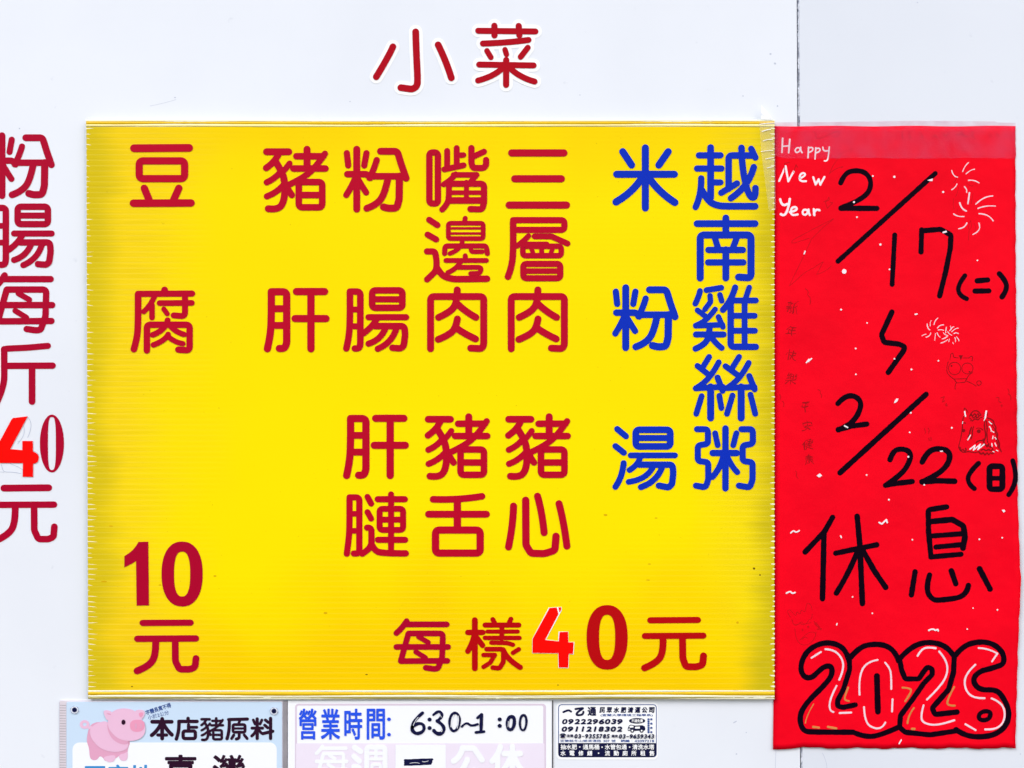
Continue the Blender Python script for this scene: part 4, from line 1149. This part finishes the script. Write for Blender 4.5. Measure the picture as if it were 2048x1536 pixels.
s.glyph(G('R', 's36 240,305 300,275 345,272 375,295; s38 455,250 530,238 585,235; s38 585,240 500,295 465,345 500,362 590,350 595,300'))
rt(s, '通', 668, 212, 825, 372, bold=1.5)
for i, ch in enumerate('民眾水肥清運公司'):
    cx = 928 + i * 126.5
    rt(s, ch, cx - 50, 215, cx + 50, 318, bold=1.0, shear=.12)
s.build('company_name', M['navy'], adv)
s = Sheet(AH, .00008)
rt(s, '(宜蘭大學環境工程學系)', 900, 338, 1828, 386, bold=.25)
rt(s, '宜蘭縣冬山鄉清溝路', 180, 795, 912, 840, bold=.1)
rt(s, '307', 950, 800, 1062, 840, bold=.35)
rt(s, '號', 1095, 795, 1168, 842, bold=.1)
rt(s, '統編', 1262, 795, 1415, 840, bold=.4)
rt(s, ':', 1455, 805, 1463, 836)
rt(s, '42097218', 1505, 800, 1855, 842, bold=.3)
for x, n, st in ((1755, 7, 38), (1805, 4, 76)):
    for q in range(n):
        y = 432 + q * st
        s.glyph(G('R', f'l9 {x-15},{y-10} {x+14},{y-10}; l9 {x-15},{y+2} {x+15},{y+2}; l8 {x-2},{y-14} {x-2},{y+14}; l8 {x-13},{y+13} {x+13},{y+12}'))
s.build('small_print', M['smallblue'], adv)
s = Sheet(AH, .00008)
for row, yy, xa in (('0922296039', 474, 215), ('0911218302', 607, 208)):
    for i, ch in enumerate(row):
        x = xa + i * 109
        wdt = 98 if ch != '1' else 52
        rt(s, ch, x + (0 if ch != '1' else 26), yy - 48, x + (0 if ch != '1' else 26) + wdt, yy + 48, bold=1.7, shear=.15)
def row_digits(body, xa, xb, yc, hh, off):
    n = len(body); st = (xb - xa) / n
    for i, ch in enumerate(body):
        x = xa + i * st
        if ch == '-': s.glyph(G('R', f'l10 {x+st*.25},{yc} {x+st*.75},{yc}'))
        else:
            q = .06 if ch != '1' else .25
            rt(s, ch, x + st * q, yc - hh, x + st * (1 - q), yc + hh, bold=off, shear=.15)
row_digits('03-9355785', 432, 1066, 735, 41, 1.15)
row_digits('03-9659343', 1225, 1860, 738, 41, 1.15)
rt(s, '宜蘭', 302, 700, 414, 752, bold=.4)
rt(s, '羅東', 1098, 705, 1210, 758, bold=.4)
s.glyph(G('R', 's20 186,712 200,695 230,692 262,695 274,712; p0 205,712 250,712 272,762 185,762'))
s.build('phone_numbers', M['navy'], adv)
s = Sheet(AH, .00008)
cx, cy = tr('R', 1551, 460)
s.dot(cx, cy, 145 * kR, 50 * kR, n=40)
oval = s.build('oval_badge', M['navy'], adv)
s = Sheet(AH + .0003, .00008); rt(s, '不通免費', 1450, 432, 1655, 488, bold=.3); s.build('badge_text', M['white'], oval)
s = Sheet(AH, .00008)
s.poly([tr('R', *p) for p in ((1386, 640), (1386, 590), (1410, 540), (1440, 528), (1505, 540), (1510, 600), (1470, 600), (1430, 610), (1420, 640))])
s.poly([tr('R', *p) for p in ((1500, 545), (1640, 538), (1685, 555), (1698, 600), (1692, 632), (1510, 640), (1480, 620))])
tk = s.build('tanker_drawing', M['navy'], adv)
s = Sheet(AH + .0003, .00008)
s.poly([tr('R', *p) for p in ((1412, 560), (1440, 542), (1488, 552), (1486, 578), (1420, 582))])
s.poly([tr('R', *p) for p in ((1515, 566), (1600, 562), (1600, 598), (1515, 600))])
s.poly([tr('R', *p) for p in ((1398, 600), (1425, 596), (1415, 622), (1398, 628))])
s.build('tanker_panels', M['white'], tk)
s = Sheet(AH + .0004, .00008)
for wx in (1465, 1632): s.dot(*tr('R', wx, 635), 36 * kR)
s.build('tanker_wheels', M['navy'], tk)
s = Sheet(AH + .0006, .00008)
for wx in (1465, 1632): s.dot(*tr('R', wx, 635), 16 * kR)
s.build('tanker_hubs', M['white'], tk)
s = Sheet(AH + .0005, .00008)
for body, x0, x1 in (('抽水肥', 188, 480), ('通馬桶', 585, 878), ('水管包通', 975, 1368), ('清洗水塔', 1465, 1858)):
    rt(s, body, x0, 880, x1, 972, bold=.5)
for i, (ch, x) in enumerate(zip('水電修繕流動廁所租售', (233, 392, 550, 708, 1022, 1180, 1336, 1494, 1652, 1812))):
    rt(s, ch, x - 46, 990, x + 46, 1082, bold=.5)
s.glyph(G('R', 'd26 530,925; d26 928,928; d26 1418,928; d26 865,1036'))
s.build('service_list', M['white'], adv)
